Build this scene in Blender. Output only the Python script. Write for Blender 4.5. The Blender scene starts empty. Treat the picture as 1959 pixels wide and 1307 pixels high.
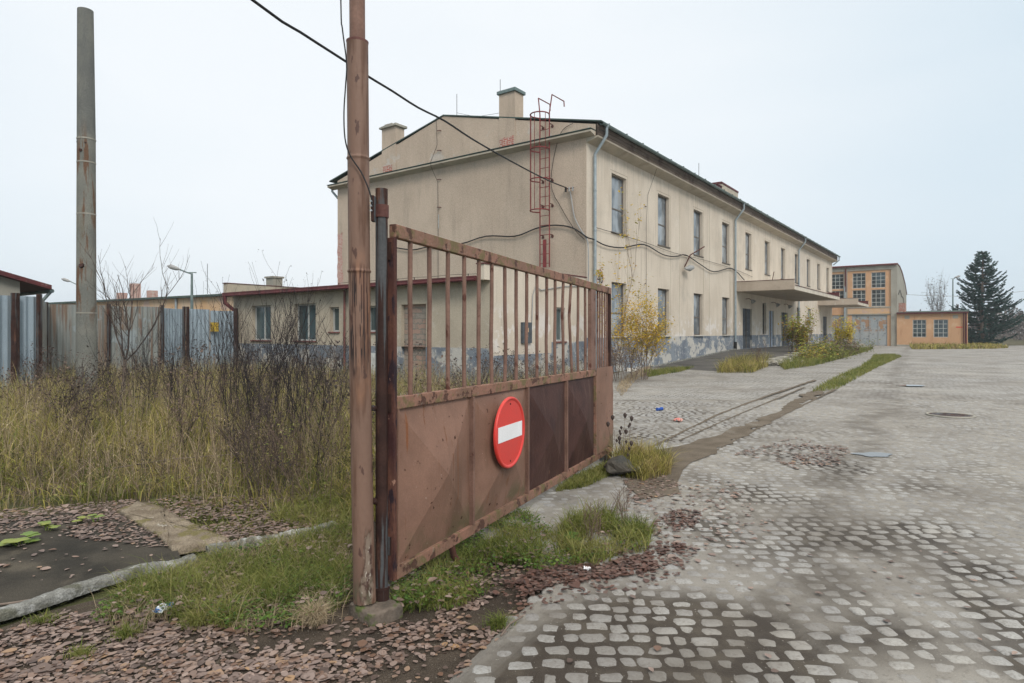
import bpy, math, random
import numpy as np
from mathutils import Vector, Matrix
C = bpy.context.scene
# ---------------------------------------------------------------- camera
cam = bpy.data.cameras.new('camera'); co = bpy.data.objects.new('camera', cam)
C.collection.objects.link(co); C.camera = co
HC = 1.55
co.location = (0, 0, HC); co.rotation_euler = (math.radians(90), 0, 0)
cam.lens = 22.05; cam.sensor_width = 36; cam.shift_y = -0.0097
cam.clip_start = 0.05; cam.clip_end = 2000
# ---------------------------------------------------------------- light
SUN_EL, SUN_AZ = math.radians(38), math.radians(160)      # azimuth from +Y clockwise
w = bpy.data.worlds.new('World'); C.world = w; w.use_nodes = True
nt = w.node_tree; nt.nodes.clear()
def wn(t, **k):
    n = nt.nodes.new(t)
    for a, b in k.items(): setattr(n, a, b)
    return n
out = wn('ShaderNodeOutputWorld'); bg = wn('ShaderNodeBackground'); bg2 = wn('ShaderNodeBackground'); ad = wn('ShaderNodeAddShader')
sky = wn('ShaderNodeTexSky', sky_type='NISHITA'); sky.sun_disc = False
sky.sun_elevation = SUN_EL; sky.sun_rotation = SUN_AZ; sky.dust_density = 4
nt.links.new(sky.outputs[0], bg2.inputs[0]); bg2.inputs[1].default_value = 0.008
tc = wn('ShaderNodeTexCoord')
dot = wn('ShaderNodeVectorMath', operation='DOT_PRODUCT'); dot.inputs[1].default_value = Vector((-0.16, .86, .48)).normalized()
nt.links.new(tc.outputs['Generated'], dot.inputs[0])
mr = wn('ShaderNodeMapRange', interpolation_type='SMOOTHSTEP'); mr.inputs[1].default_value = .66; mr.inputs[2].default_value = .99
nt.links.new(dot.outputs['Value'], mr.inputs[0])
nz = wn('ShaderNodeTexNoise'); nz.inputs['Scale'].default_value = 1.6; nz.inputs['Detail'].default_value = 3
mp = wn('ShaderNodeMapping'); mp.inputs['Scale'].default_value = (1, 1, 3.5)
nt.links.new(tc.outputs['Generated'], mp.inputs[0]); nt.links.new(mp.outputs[0], nz.inputs[0])
ma = wn('ShaderNodeMath', operation='MULTIPLY_ADD'); ma.inputs[1].default_value = .85; ma.inputs[2].default_value = -.42
nt.links.new(nz.outputs[0], ma.inputs[0])
ms = wn('ShaderNodeMath', operation='ADD', use_clamp=True)
nt.links.new(ma.outputs[0], ms.inputs[0]); nt.links.new(mr.outputs[0], ms.inputs[1])
mx = wn('ShaderNodeMix', data_type='RGBA'); mx.inputs[6].default_value = (.655, .765, .845, 1); mx.inputs[7].default_value = (.875, .915, .945, 1)
nt.links.new(ms.outputs[0], mx.inputs[0])
sp = wn('ShaderNodeSeparateXYZ'); nt.links.new(tc.outputs['Generated'], sp.inputs[0])
mz = wn('ShaderNodeMapRange', interpolation_type='SMOOTHSTEP'); mz.inputs[1].default_value = .5; mz.inputs[2].default_value = 1; mz.inputs[3].default_value = 1; mz.inputs[4].default_value = 1.9
nt.links.new(sp.outputs[2], mz.inputs[0])
mu = wn('ShaderNodeMapRange', interpolation_type='SMOOTHSTEP'); mu.inputs[1].default_value = .45; mu.inputs[2].default_value = .8
nt.links.new(sp.outputs[2], mu.inputs[0]); mw = wn('ShaderNodeMix', data_type='RGBA'); mw.inputs[7].default_value = (.95, .915, .87, 1)
nt.links.new(mu.outputs[0], mw.inputs[0]); nt.links.new(mx.outputs[2], mw.inputs[6]); nt.links.new(mw.outputs[2], bg.inputs[0]); nt.links.new(mz.outputs[0], bg.inputs[1])
nt.links.new(bg.outputs[0], ad.inputs[0]); nt.links.new(bg2.outputs[0], ad.inputs[1]); nt.links.new(ad.outputs[0], out.inputs[0])
sl = bpy.data.lights.new('sun', 'SUN'); sl.energy = 1.75; sl.angle = math.radians(18); sl.color = (1, .93, .87)
so = bpy.data.objects.new('sun', sl); C.collection.objects.link(so)
sd = Vector((math.sin(SUN_AZ) * math.cos(SUN_EL), math.cos(SUN_AZ) * math.cos(SUN_EL), math.sin(SUN_EL)))
so.rotation_euler = sd.to_track_quat('Z', 'Y').to_euler()
C.view_settings.view_transform = 'Standard'; C.view_settings.look = 'None'; C.view_settings.exposure = 0.06; C.view_settings.gamma = 1
C.render.engine = 'CYCLES'
# ---------------------------------------------------------------- helpers
R = random.Random(7); NR = np.random.RandomState(11)
def px(u, v, Y):      # a point of the place at depth Y
    return ((u - 979.5) / 1200 * Y, Y, HC - (v - 634.5) / 1200 * Y)
def G(u, v):          # point on the ground
    Y = HC * 1200 / (v - 634.5)
    return ((u - 979.5) / 1200 * Y, Y)
def srgb(r, g, b):
    f = lambda c: (c / 255 / 12.92) if c <= 10 else ((c / 255 + .055) / 1.055) ** 2.4
    return (f(r), f(g), f(b), 1)
class NT:
    def __init__(s, name, rough=.8, spec=.15):
        s.m = bpy.data.materials.new(name); s.m.use_nodes = True; s.t = s.m.node_tree
        s.b = s.t.nodes['Principled BSDF']; s.b.inputs['Roughness'].default_value = rough
        s.b.inputs['Specular IOR Level'].default_value = spec
        s.g = s.n('ShaderNodeNewGeometry')
    def n(s, t, **k):
        x = s.t.nodes.new(t)
        for a, b in k.items(): setattr(x, a, b)
        return x
    def l(s, a, b): s.t.links.new(a, b)
    def noise(s, scale, st=(1, 1, 1), detail=4, off=0, rough=.55, dist=0, vec=None):
        mp = s.n('ShaderNodeMapping'); mp.inputs['Scale'].default_value = st; mp.inputs['Location'].default_value = (off, off * .7, off * 1.3)
        s.l(vec or s.g.outputs['Position'], mp.inputs[0])
        x = s.n('ShaderNodeTexNoise'); x.inputs['Scale'].default_value = scale; x.inputs['Detail'].default_value = detail
        x.inputs['Roughness'].default_value = rough; x.inputs['Distortion'].default_value = dist
        s.l(mp.outputs[0], x.inputs[0]); return x.outputs[0]
    def ramp(s, v, lo, hi, a=0, b=1):
        x = s.n('ShaderNodeMapRange', interpolation_type='SMOOTHSTEP'); x.inputs[1].default_value = lo; x.inputs[2].default_value = hi
        x.inputs[3].default_value = a; x.inputs[4].default_value = b
        s.l(v, x.inputs[0]); return x.outputs[0]
    def math(s, op, a, b):
        x = s.n('ShaderNodeMath', operation=op)
        for i, q in enumerate((a, b)):
            if isinstance(q, (int, float)): x.inputs[i].default_value = q
            else: s.l(q, x.inputs[i])
        return x.outputs[0]
    def mix(s, f, a, b, mode='MIX'):
        x = s.n('ShaderNodeMix', data_type='RGBA', blend_type=mode)
        if isinstance(f, (int, float)): x.inputs[0].default_value = f
        else: s.l(f, x.inputs[0])
        for i, q in ((6, a), (7, b)):
            if isinstance(q, tuple): x.inputs[i].default_value = q
            else: s.l(q, x.inputs[i])
        return x.outputs[2]
    def bump(s, h, dist, strength=1, prev=None):
        x = s.n('ShaderNodeBump'); x.inputs['Distance'].default_value = dist; x.inputs['Strength'].default_value = strength
        s.l(h, x.inputs['Height'])
        if prev: s.l(prev, x.inputs['Normal'])
        return x.outputs[0]
    def grime(s, col, k=1.0):
        """yard dirt shared by every paving surface: stains, fine dirt and a long damp drain line"""
        g = s.ramp(s.noise(.6, (1, 1, 1), 9, 22, .72), .46, .62, 0, .55 * k); col = s.mix(g, col, (.15, .135, .115, 1))
        g = s.ramp(s.noise(3.2, (1, 1, 1), 8, 31, .75), .50, .66, 0, .55 * k); col = s.mix(g, col, (.13, .115, .095, 1))
        g = s.ramp(s.noise(1.1, (1, 1, 1), 6, 41, .6), .5, .68, 0, .55 * k); col = s.mix(g, col, (.33, .315, .28, 1))
        g = s.ramp(s.noise(28, (1, 1, 1), 4, 51, .7), .52, .66, 0, .5 * k); col = s.mix(g, col, (.12, .105, .09, 1))
        d = s.n('ShaderNodeVectorMath', operation='DOT_PRODUCT'); d.inputs[1].default_value = (.841, -.541, 0); s.l(s.g.outputs['Position'], d.inputs[0])
        a = s.math('ABSOLUTE', s.math('ADD', s.math('ADD', d.outputs['Value'], .62), s.math('MULTIPLY', s.math('SUBTRACT', s.noise(.35, (1, 1, 1), 5, 61), .5), 1.6)), 0)
        g = s.math('MULTIPLY', s.ramp(a, .08, .42, .6, 0), s.ramp(s.noise(2.5, (1, 1, 1), 6, 71), .35, .6)); return s.mix(g, col, (.11, .098, .082, 1))
    def zwin(s, z0, z1, f):
        sx = s.n('ShaderNodeSeparateXYZ'); s.l(s.g.outputs['Position'], sx.inputs[0])
        return s.math('MULTIPLY', s.ramp(sx.outputs[2], z0 - f, z0 + f), s.ramp(sx.outputs[2], z1 - f, z1 + f, 1, 0))
def surf(name, c1, c2, scale=1.5, rough=.85, st=(1, 1, 1), layers=(), bump=(.004, 40), fine=(.12, 60), spec=.14, metal=0):
    """two-colour mottle + fine grain + mask layers dict(c,s,lo,hi,st,z,a,r,off)"""
    t = NT(name, rough, spec); t.b.inputs['Metallic'].default_value = metal
    col = t.mix(t.ramp(t.noise(scale, st, 5), .32, .68), c1, c2)
    f = t.noise(fine[1], (1, 1, 1), 3, 3)
    g = t.ramp(f, .25, .75, 1 - fine[0], 1 + fine[0]); cg = t.n('ShaderNodeCombineColor')
    for i in range(3): t.l(g, cg.inputs[i])
    h = t.math('MULTIPLY', t.noise(bump[1], (1, 1, 1), 4, 5), 1.0); rr = None
    for i, L in enumerate(layers):
        m = t.ramp(t.noise(L['s'], L.get('st', (1, 1, 1)), L.get('d', 5), L.get('off', 10 + 7 * i), .6, L.get('dist', 0)), L['lo'], L['hi'])
        if 'z' in L: m = t.math('MULTIPLY', m, t.zwin(*L['z']))
        if 'a' in L: m = t.math('MULTIPLY', m, L['a'])
        col = t.mix(m, col, L['c'])
        if 'h' in L: h = t.math('ADD', h, t.math('MULTIPLY', m, L['h']))
        if 'r' in L:
            base = rr if rr is not None else rough
            d = t.math('SUBTRACT', L['r'], base); rr = t.math('ADD', base, t.math('MULTIPLY', m, d))
    col = t.mix(1.0, col, cg.outputs[0], 'MULTIPLY')
    t.l(col, t.b.inputs['Base Color'])
    if rr is not None: t.l(rr, t.b.inputs['Roughness'])
    t.l(t.bump(h, bump[0]), t.b.inputs['Normal'])
    return t.m
def leafm(name, cols, rough=.6, nscale=1.2, namt=.5, trans=.0, shade=None, spec=.15):
    """colour by random per island blended with patch noise"""
    t = NT(name, rough, spec)
    v = t.math('ADD', t.math('MULTIPLY', t.g.outputs['Random Per Island'], 1 - namt), t.math('MULTIPLY', t.ramp(t.noise(nscale, (1, 1, .3), 3), .3, .7), namt))
    cr = t.n('ShaderNodeValToRGB'); e = cr.color_ramp.elements
    for i, c in enumerate(cols):
        p = i / max(1, len(cols) - 1)
        if i < 2: e[i].position = p; e[i].color = c
        else: q = e.new(p); q.color = c
    if len(cols) > 2:
        pass
    t.l(v, cr.inputs[0]); t.l(cr.outputs[0], t.b.inputs['Base Color'])
    if trans:
        tr = t.n('ShaderNodeBsdfTranslucent'); t.l(cr.outputs[0], tr.inputs[0])
        mxs = t.n('ShaderNodeMixShader'); mxs.inputs[0].default_value = trans
        o = t.t.nodes['Material Output']; t.l(t.b.outputs[0], mxs.inputs[1]); t.l(tr.outputs[0], mxs.inputs[2]); t.l(mxs.outputs[0], o.inputs[0])
    return t.m
def ramp_fix(cols): return cols
# ---- geometry
class MB:
    def __init__(s): s.v = []; s.f = []; s.sm = []
    def add(s, vs, fs, smooth=False):
        k = len(s.v); s.v += [tuple(p) for p in vs]
        for f in fs: s.f.append(tuple(i + k for i in f)); s.sm.append(smooth)
    def box(s, x0, x1, y0, y1, z0, z1):
        vs = [(x, y, z) for z in (z0, z1) for y in (y0, y1) for x in (x0, x1)]
        s.add(vs, [(0, 2, 3, 1), (4, 5, 7, 6), (0, 1, 5, 4), (2, 6, 7, 3), (0, 4, 6, 2), (1, 3, 7, 5)])
    def quad(s, *p): s.add(p, [tuple(range(len(p)))])
    def tube(s, pts, r, n=8, cap=True, smooth=True):
        pts = [Vector(p) for p in pts]; rs = r if isinstance(r, (list, tuple)) else [r] * len(pts)
        up = Vector((0, 0, 1)); rings = []; a = None
        for i, p in enumerate(pts):
            d = (pts[min(i + 1, len(pts) - 1)] - pts[max(i - 1, 0)])
            if d.length < 1e-9: d = up
            d.normalize()
            if a is None:
                a = d.orthogonal().normalized()
            a = (a - d * a.dot(d))
            a = a.normalized() if a.length > 1e-6 else d.orthogonal().normalized()
            b = d.cross(a)
            rings.append([p + (a * math.cos(2 * math.pi * k / n) + b * math.sin(2 * math.pi * k / n)) * rs[i] for k in range(n)])
        vs = [q for r_ in rings for q in r_]; fs = []
        for i in range(len(pts) - 1):
            for k in range(n): fs.append((i * n + k, i * n + (k + 1) % n, (i + 1) * n + (k + 1) % n, (i + 1) * n + k))
        s.add(vs, fs, smooth)
        if cap:
            s.add(rings[0][::-1], [tuple(range(n))]); s.add(rings[-1], [tuple(range(n))])
    def prism(s, poly, axis, a0, a1):
        """extrude a 2D polygon; axis 'x': poly is (y,z); 'y': (x,z); 'z': (x,y)"""
        m = {'x': lambda p, a: (a, p[0], p[1]), 'y': lambda p, a: (p[0], a, p[1]), 'z': lambda p, a: (p[0], p[1], a)}[axis]
        n = len(poly); vs = [m(p, a0) for p in poly] + [m(p, a1) for p in poly]
        s.add(vs, [tuple(range(n))[::-1], tuple(range(n, 2 * n))] + [(i, (i + 1) % n, n + (i + 1) % n, n + i) for i in range(n)])
    def build(s, name, mat, parent=None, bevel=0, loc=None):
        me = bpy.data.meshes.new(name); me.from_pydata(s.v, [], s.f); me.update()
        me.polygons.foreach_set('use_smooth', s.sm)
        if mat: me.materials.append(mat)
        o = bpy.data.objects.new(name, me); C.collection.objects.link(o)
        if parent: o.parent = parent
        if loc: o.location = loc
        if bevel:
            b = o.modifiers.new('b', 'BEVEL'); b.width = bevel; b.segments = 2; b.limit_method = 'ANGLE'
        return o
def npmesh(name, V, F, mat, parent=None, smooth=False, loc=None):
    V = np.asarray(V, dtype=np.float32).reshape(-1, 3); F = np.asarray(F, dtype=np.int32)
    me = bpy.data.meshes.new(name); me.vertices.add(len(V)); me.vertices.foreach_set('co', V.ravel())
    k = F.shape[1]; me.loops.add(F.size); me.loops.foreach_set('vertex_index', F.ravel())
    me.polygons.add(len(F)); me.polygons.foreach_set('loop_start', np.arange(0, F.size, k, dtype=np.int32))
    me.polygons.foreach_set('loop_total', np.full(len(F), k, dtype=np.int32))
    if smooth: me.polygons.foreach_set('use_smooth', np.ones(len(F), dtype=bool))
    me.update(calc_edges=True)
    if mat: me.materials.append(mat)
    o = bpy.data.objects.new(name, me); C.collection.objects.link(o)
    if parent: o.parent = parent
    if loc is not None: o.location = loc
    return o
def tag(o, label=None, cat=None, group=None, kind=None):
    if label: o['label'] = label
    if cat: o['category'] = cat
    if group: o['group'] = group
    if kind: o['kind'] = kind
    return o
def empty(name, loc, rz, label, cat, group=None):
    o = bpy.data.objects.new(name, None); C.collection.objects.link(o); o.location = loc; o.rotation_euler = (0, 0, rz)
    o.empty_display_size = .2
    return tag(o, label, cat, group)
def copy_tree(o, parent=None):
    c = o.copy(); C.collection.objects.link(c)
    if parent: c.parent = parent
    for ch in [q for q in C.collection.objects if q.parent == o]: copy_tree(ch, c)
    return c
def vnoise(x, y, seed=0):
    """smooth value noise, numpy"""
    xi = np.floor(x).astype(int); yi = np.floor(y).astype(int); fx = x - xi; fy = y - yi
    def h(a, b):
        n = (a * 374761393 + b * 668265263 + seed * 974711) & 0x7fffffff
        n = ((n ^ (n >> 13)) * 1274126177) & 0x7fffffff
        return ((n ^ (n >> 16)) & 0xffff) / 65535.
    fx = fx * fx * (3 - 2 * fx); fy = fy * fy * (3 - 2 * fy)
    return (h(xi, yi) * (1 - fx) + h(xi + 1, yi) * fx) * (1 - fy) + (h(xi, yi + 1) * (1 - fx) + h(xi + 1, yi + 1) * fx) * fy
def fbm(x, y, seed=0, o=4):
    s = 0; a = .5; t = 0
    for i in range(o):
        s = s + a * vnoise(x * 2 ** i, y * 2 ** i, seed + i * 17); t += a; a *= .5
    return s / t
def inpoly(x, y, poly):
    r = np.zeros(x.shape, bool); n = len(poly)
    for i in range(n):
        x0, y0 = poly[i]; x1, y1 = poly[(i + 1) % n]
        if y0 == y1: continue
        c = ((y0 > y) != (y1 > y)) & (x < (x1 - x0) * (y - y0) / (y1 - y0) + x0); r ^= c
    return r
def sample(poly, n, edge=None):
    """n random points in a polygon; edge = noise threshold for ragged density"""
    P = np.array(poly); lo = P.min(0); hi = P.max(0); X = np.zeros((0, 2))
    while len(X) < n:
        q = NR.rand(max(n, 500) * 2, 2) * (hi - lo) + lo
        k = inpoly(q[:, 0], q[:, 1], poly)
        if edge: k &= fbm(q[:, 0] * edge[0], q[:, 1] * edge[0], edge[2] if len(edge) > 2 else 5) > edge[1] + .12 * (NR.rand(len(q)) - .5)
        X = np.vstack([X, q[k]])
        if edge is not None and len(q[k]) == 0: break
    return X[:n]
# ---------------------------------------------------------------- materials
CREAM = (.52, .475, .385, 1); CREAM2 = (.46, .41, .325, 1)
M = {}
M['facade'] = surf('facade_plaster', (.60, .535, .445, 1), (.53, .465, .38, 1), .9, .92, (1, 1, .45), bump=(.006, 60), fine=(.1, 45), layers=[
    dict(c=(.33, .285, .225, 1), s=2.2, st=(3, 3, .2), lo=.5, hi=.8, a=.6, d=8), dict(c=(.40, .36, .30, 1), s=.7, lo=.5, hi=.75, a=.55, d=9, off=44), dict(c=(.66, .63, .56, 1), s=1.1, lo=.6, hi=.75, a=.5),
    dict(c=(.35, .31, .26, 1), s=1.8, st=(2.4, 2.4, .3), lo=.38, hi=.7, z=(7.9, 9.5, .5), a=.5),
    dict(c=(.66, .63, .6, 1), s=2.2, lo=.5, hi=.58, z=(.9, 2.2, .35), a=.7, off=31)])
M['gable'] = surf('gable_plaster', (.52, .425, .335, 1), (.455, .37, .29, 1), .7, .95, (1, 1, .7), bump=(.012, 70), fine=(.2, 38), layers=[
    dict(c=(.28, .235, .19, 1), s=1.3, st=(2.5, 2.5, .3), lo=.5, hi=.85, a=.5), dict(c=(.50, .46, .41, 1), s=.9, lo=.56, hi=.6, z=(8.95, 9.6, .2), a=.8, off=3, h=-.5),
    dict(c=(.30, .27, .23, 1), s=1.6, lo=.45, hi=.75, z=(8.2, 8.8, .25), a=.45), dict(c=(.5, .47, .42, 1), s=5, st=(1, 1, .6), lo=.64, hi=.68, z=(8.8, 9.5, .2), a=.8, off=13),
    dict(c=(.25, .21, .18, 1), s=26, lo=.6, hi=.75, a=.45, off=23)])
M['annexwall'] = surf('annex_plaster', (.47, .415, .325, 1), (.40, .35, .275, 1), 1.1, .93, bump=(.008, 60), fine=(.14, 40), layers=[
    dict(c=(.27, .25, .21, 1), s=1.6, st=(1.2, 1.2, .6), lo=.4, hi=.75, z=(2.5, 3.6, .3), a=.7), dict(c=(.56, .53, .47, 1), s=1.7, lo=.62, hi=.72, a=.5),
    dict(c=(.24, .2, .17, 1), s=9, st=(3, 3, .3), lo=.62, hi=.8, a=.4)])
M['plinth'] = surf('plinth_paint', (.14, .165, .20, 1), (.23, .26, .29, 1), 1.3, .85, bump=(.01, 40), layers=[
    dict(c=(.52, .50, .45, 1), s=.9, st=(1, 1, 1.6), lo=.51, hi=.57, a=.85, d=12, h=-.8), dict(c=(.40, .40, .38, 1), s=7, st=(1, 1, .5), lo=.52, hi=.7, a=.6, d=8), dict(c=(.12, .14, .17, 1), s=2.4, lo=.56, hi=.7, a=.6), dict(c=(.42, .33, .25, 1), s=3.3, lo=.66, hi=.7, a=.8),
    dict(c=(.62, .6, .56, 1), s=9, lo=.62, hi=.66, a=.8)])
M['concrete'] = surf('concrete', (.36, .345, .30, 1), (.27, .26, .225, 1), 2, .9, bump=(.006, 50), layers=[dict(c=(.17, .16, .13, 1), s=3, st=(1, 1, .4), lo=.55, hi=.75, a=.7)])
M['cornice'] = surf('cornice_concrete', (.47, .42, .34, 1), (.40, .36, .29, 1), 2, .9, layers=[dict(c=(.25, .21, .17, 1), s=1.4, lo=.5, hi=.75, a=.6)])
M['canopyc'] = surf('canopy_render', (.47, .40, .325, 1), (.41, .345, .275, 1), 1.2, .93, layers=[dict(c=(.2, .17, .14, 1), s=1.8, lo=.5, hi=.8, a=.5), dict(c=(.55, .52, .46, 1), s=2.4, st=(1.5, 1.5, .5), lo=.58, hi=.66, a=.5)])
M['canopyl'] = surf('canopy_edge_plaster', (.60, .56, .48, 1), (.50, .45, .37, 1), 1.5, .93, layers=[dict(c=(.2, .17, .14, 1), s=2.6, st=(2, 2, .3), lo=.52, hi=.75, a=.7)])
M['wood'] = surf('weathered_boards', (.16, .125, .10, 1), (.22, .18, .15, 1), 1.2, .85, (.6, .6, 14), bump=(.01, 30), layers=[dict(c=(.07, .05, .04, 1), s=1.4, lo=.5, hi=.7, a=.7), dict(c=(.28, .26, .24, 1), s=.9, st=(1, 1, 20), lo=.58, hi=.75, a=.5)])
M['roof'] = surf('roof_felt', (.05, .07, .063, 1), (.08, .115, .10, 1), 3, .75, layers=[dict(c=(.12, .17, .12, 1), s=2, lo=.6, hi=.7, a=.5)])
M['zinc'] = surf('zinc_pipe', (.33, .385, .41, 1), (.26, .31, .335, 1), 5, .5, layers=[dict(c=(.42, .46, .47, 1), s=7, lo=.55, hi=.7, a=.6), dict(c=(.16, .12, .1, 1), s=6, lo=.66, hi=.72, a=.6)], metal=.25)
M['gutter'] = surf('old_gutter', (.12, .165, .165, 1), (.19, .24, .23, 1), 3, .5, layers=[dict(c=(.3, .34, .33, 1), s=2, lo=.58, hi=.7, a=.5)], metal=.2)
M['redmetal'] = surf('dark_red_flashing', (.12, .033, .035, 1), (.08, .027, .028, 1), 4, .6, layers=[dict(c=(.24, .14, .12, 1), s=5, lo=.6, hi=.7, a=.6)])
M['ladder'] = surf('red_lead_paint', (.24, .05, .05, 1), (.16, .035, .035, 1), 5, .6, layers=[dict(c=(.09, .04, .03, 1), s=6, lo=.6, hi=.7, a=.6)])
M['brown'] = surf('brown_gate_paint', (.25, .145, .105, 1), (.185, .107, .077, 1), 2.6, .5, bump=(.002, 60), fine=(.1, 140), layers=[
    dict(c=(.11, .07, .05, 1), s=2.6, st=(1.5, 1.5, .25), lo=.52, hi=.75, a=.55, off=77), dict(c=(.15, .06, .025, 1), s=3.5, st=(7, 7, .22), lo=.60, hi=.66, a=.75, off=91), dict(c=(.10, .095, .05, 1), s=5, lo=.42, hi=.6, z=(-.1, .34, .09), a=.7, off=15),
    dict(c=(.36, .22, .175, 1), s=1.4, lo=.5, hi=.72, a=.5), dict(c=(.15, .09, .06, 1), s=6, st=(1, 1, .3), lo=.6, hi=.75, a=.45), dict(c=(.20, .075, .03, 1), s=3, st=(6, 6, .35), lo=.64, hi=.69, a=.8),
    dict(c=(.06, .028, .02, 1), s=14, lo=.665, hi=.685, h=-1, r=.9), dict(c=(.36, .27, .22, 1), s=45, lo=.68, hi=.7, a=.6)])
M['rail'] = surf('worn_gate_rail', (.27, .145, .105, 1), (.20, .12, .085, 1), 4, .65, bump=(.003, 60), layers=[
    dict(c=(.13, .12, .05, 1), s=9, lo=.5, hi=.62, a=.75), dict(c=(.085, .045, .035, 1), s=11, lo=.56, hi=.60, a=.9, h=-1.2, off=40), dict(c=(.24, .22, .17, 1), s=30, lo=.6, hi=.7, a=.6)])
M['bar'] = surf('gate_bar_paint', (.215, .13, .10, 1), (.15, .088, .068, 1), 5, .55, layers=[dict(c=(.09, .035, .025, 1), s=9, st=(1, 1, .6), lo=.6, hi=.64, a=.9)], bump=(.0015, 80))
M['darkpanel'] = surf('dark_brown_paint', (.05, .022, .018, 1), (.07, .033, .027, 1), 3, .55, fine=(.1, 100), layers=[dict(c=(.16, .10, .08, 1), s=5, st=(3, 3, .2), lo=.52, hi=.75, a=.6), dict(c=(.03, .013, .012, 1), s=3, lo=.5, hi=.65, a=.7), dict(c=(.24, .12, .08, 1), s=8, st=(2, 2, .5), lo=.72, hi=.74)], spec=.2)
M['rust'] = surf('dark_rust', (.03, .017, .015, 1), (.055, .028, .022, 1), 6, .7, bump=(.002, 60), layers=[dict(c=(.15, .075, .05, 1), s=5, st=(2, 2, .4), lo=.58, hi=.68, a=.7), dict(c=(.09, .10, .105, 1), s=1.6, st=(6, 6, .3), lo=.52, hi=.56, a=.8)])
M['rustlip'] = surf('rusty_lip', (.14, .065, .045, 1), (.05, .022, .022, 1), 5, .7, st=(2, 2, .5), bump=(.003, 60), layers=[dict(c=(.03, .02, .025, 1), s=7, st=(2, 2, .5), lo=.55, hi=.62), dict(c=(.36, .21, .15, 1), s=12, lo=.62, hi=.66, a=.8)])
M['bracket'] = surf('bracket_paint', (.13, .06, .05, 1), (.09, .04, .035, 1), 15, .6, bump=(.003, 90))
M['dark'] = surf('dark_void', (.02, .02, .02, 1), (.03, .03, .03, 1), 2, .9)
M['frame'] = surf('window_timber', (.17, .15, .13, 1), (.11, .10, .09, 1), 6, .8)
M['whiteframe'] = surf('white_window_timber', (.48, .5, .48, 1), (.38, .39, .37, 1), 6, .7)
M['sillred'] = surf('red_sill', (.22, .09, .08, 1), (.14, .07, .06, 1), 6, .8)
M['sillw'] = surf('pale_sill', (.55, .53, .48, 1), (.42, .40, .36, 1), 6, .85)
M['reveal'] = surf('mossy_reveal', (.33, .285, .20, 1), (.25, .22, .15, 1), 3, .95)
def glassmat(name, c1, c2, r=.08, s=1.3):
    t = NT(name, r, .9); col = t.mix(t.ramp(t.noise(s, (1, 1, .6), 3), .4, .6), c1, c2); t.l(col, t.b.inputs['Base Color'])
    t.l(t.bump(t.noise(2.2, (1, 1, 1), 2, 9), .01), t.b.inputs['Normal']); return t.m
M['glass'] = glassmat('window_glass', (.10, .12, .135, 1), (.27, .30, .32, 1))
M['glassdark'] = glassmat('dark_glass', (.02, .03, .035, 1), (.05, .075, .085, 1))
M['glassgreen'] = glassmat('annex_glass', (.045, .075, .08, 1), (.08, .115, .12, 1), .1)
M['doorgrey'] = surf('grey_door_paint', (.065, .075, .085, 1), (.10, .115, .13, 1), 4, .75, layers=[dict(c=(.25, .26, .26, 1), s=7, st=(1, 1, .4), lo=.62, hi=.7, a=.6)])
M['doorblue'] = surf('pale_blue_door_paint', (.30, .36, .43, 1), (.24, .29, .36, 1), 4, .7, layers=[dict(c=(.5, .53, .56, 1), s=4, st=(2, 2, .3), lo=.6, hi=.7, a=.6)])
def brickmat(name, c1, c2, cm, sc=1.0, along=(.5916, .8062), noise=.03):
    t = NT(name, .92); sx = t.n('ShaderNodeSeparateXYZ'); t.l(t.g.outputs['Position'], sx.inputs[0])
    a = t.math('ADD', t.math('MULTIPLY', sx.outputs[0], along[0]), t.math('MULTIPLY', sx.outputs[1], along[1]))
    cx = t.n('ShaderNodeCombineXYZ'); t.l(a, cx.inputs[0]); t.l(sx.outputs[2], cx.inputs[1])
    va = t.n('ShaderNodeVectorMath', operation='MULTIPLY_ADD'); nn = t.n('ShaderNodeTexNoise'); nn.inputs['Scale'].default_value = 7
    t.l(t.g.outputs['Position'], nn.inputs[0]); va.inputs[1].default_value = (noise,) * 3; t.l(nn.outputs[1], va.inputs[0]); t.l(cx.outputs[0], va.inputs[2])
    b = t.n('ShaderNodeTexBrick'); t.l(va.outputs[0], b.inputs[0]); b.inputs['Color1'].default_value = c1; b.inputs['Color2'].default_value = c2; b.inputs['Mortar'].default_value = cm
    b.inputs['Scale'].default_value = 1; b.inputs['Brick Width'].default_value = .26 * sc; b.inputs['Row Height'].default_value = .077 * sc; b.inputs['Mortar Size'].default_value = .009 * sc
    col = t.mix(t.ramp(t.noise(9, (1, 1, 1), 4), .55, .62, 0, .7), b.outputs[0], cm)
    t.l(col, t.b.inputs['Base Color']); t.l(t.bump(b.outputs[1], .01, -1), t.b.inputs['Normal']); return t.m
M['brick'] = brickmat('red_brick', (.42, .12, .085, 1), (.33, .15, .11, 1), (.50, .46, .41, 1), 1, (-.8062, .5916))
M['brickpink'] = brickmat('spalled_brick', (.42, .20, .165, 1), (.48, .28, .24, 1), (.52, .44, .38, 1), 1, (-.8062, .5916), .05)
M['block'] = brickmat('infill_blocks', (.36, .24, .19, 1), (.30, .27, .23, 1), (.22, .20, .17, 1), 2.2, (-.8062, .5916), .12)
M['orange'] = surf('orange_render', (.56, .34, .20, 1), (.52, .32, .19, 1), .8, .93, layers=[dict(c=(.60, .42, .27, 1), s=1.1, lo=.54, hi=.66, a=.75), dict(c=(.5, .45, .39, 1), s=.8, st=(1, 1, .5), lo=.6, hi=.66, z=(2.9, 4.4, .3), a=.8), dict(c=(.35, .16, .08, 1), s=2, st=(2, 2, .3), lo=.55, hi=.75, a=.5)])
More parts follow.
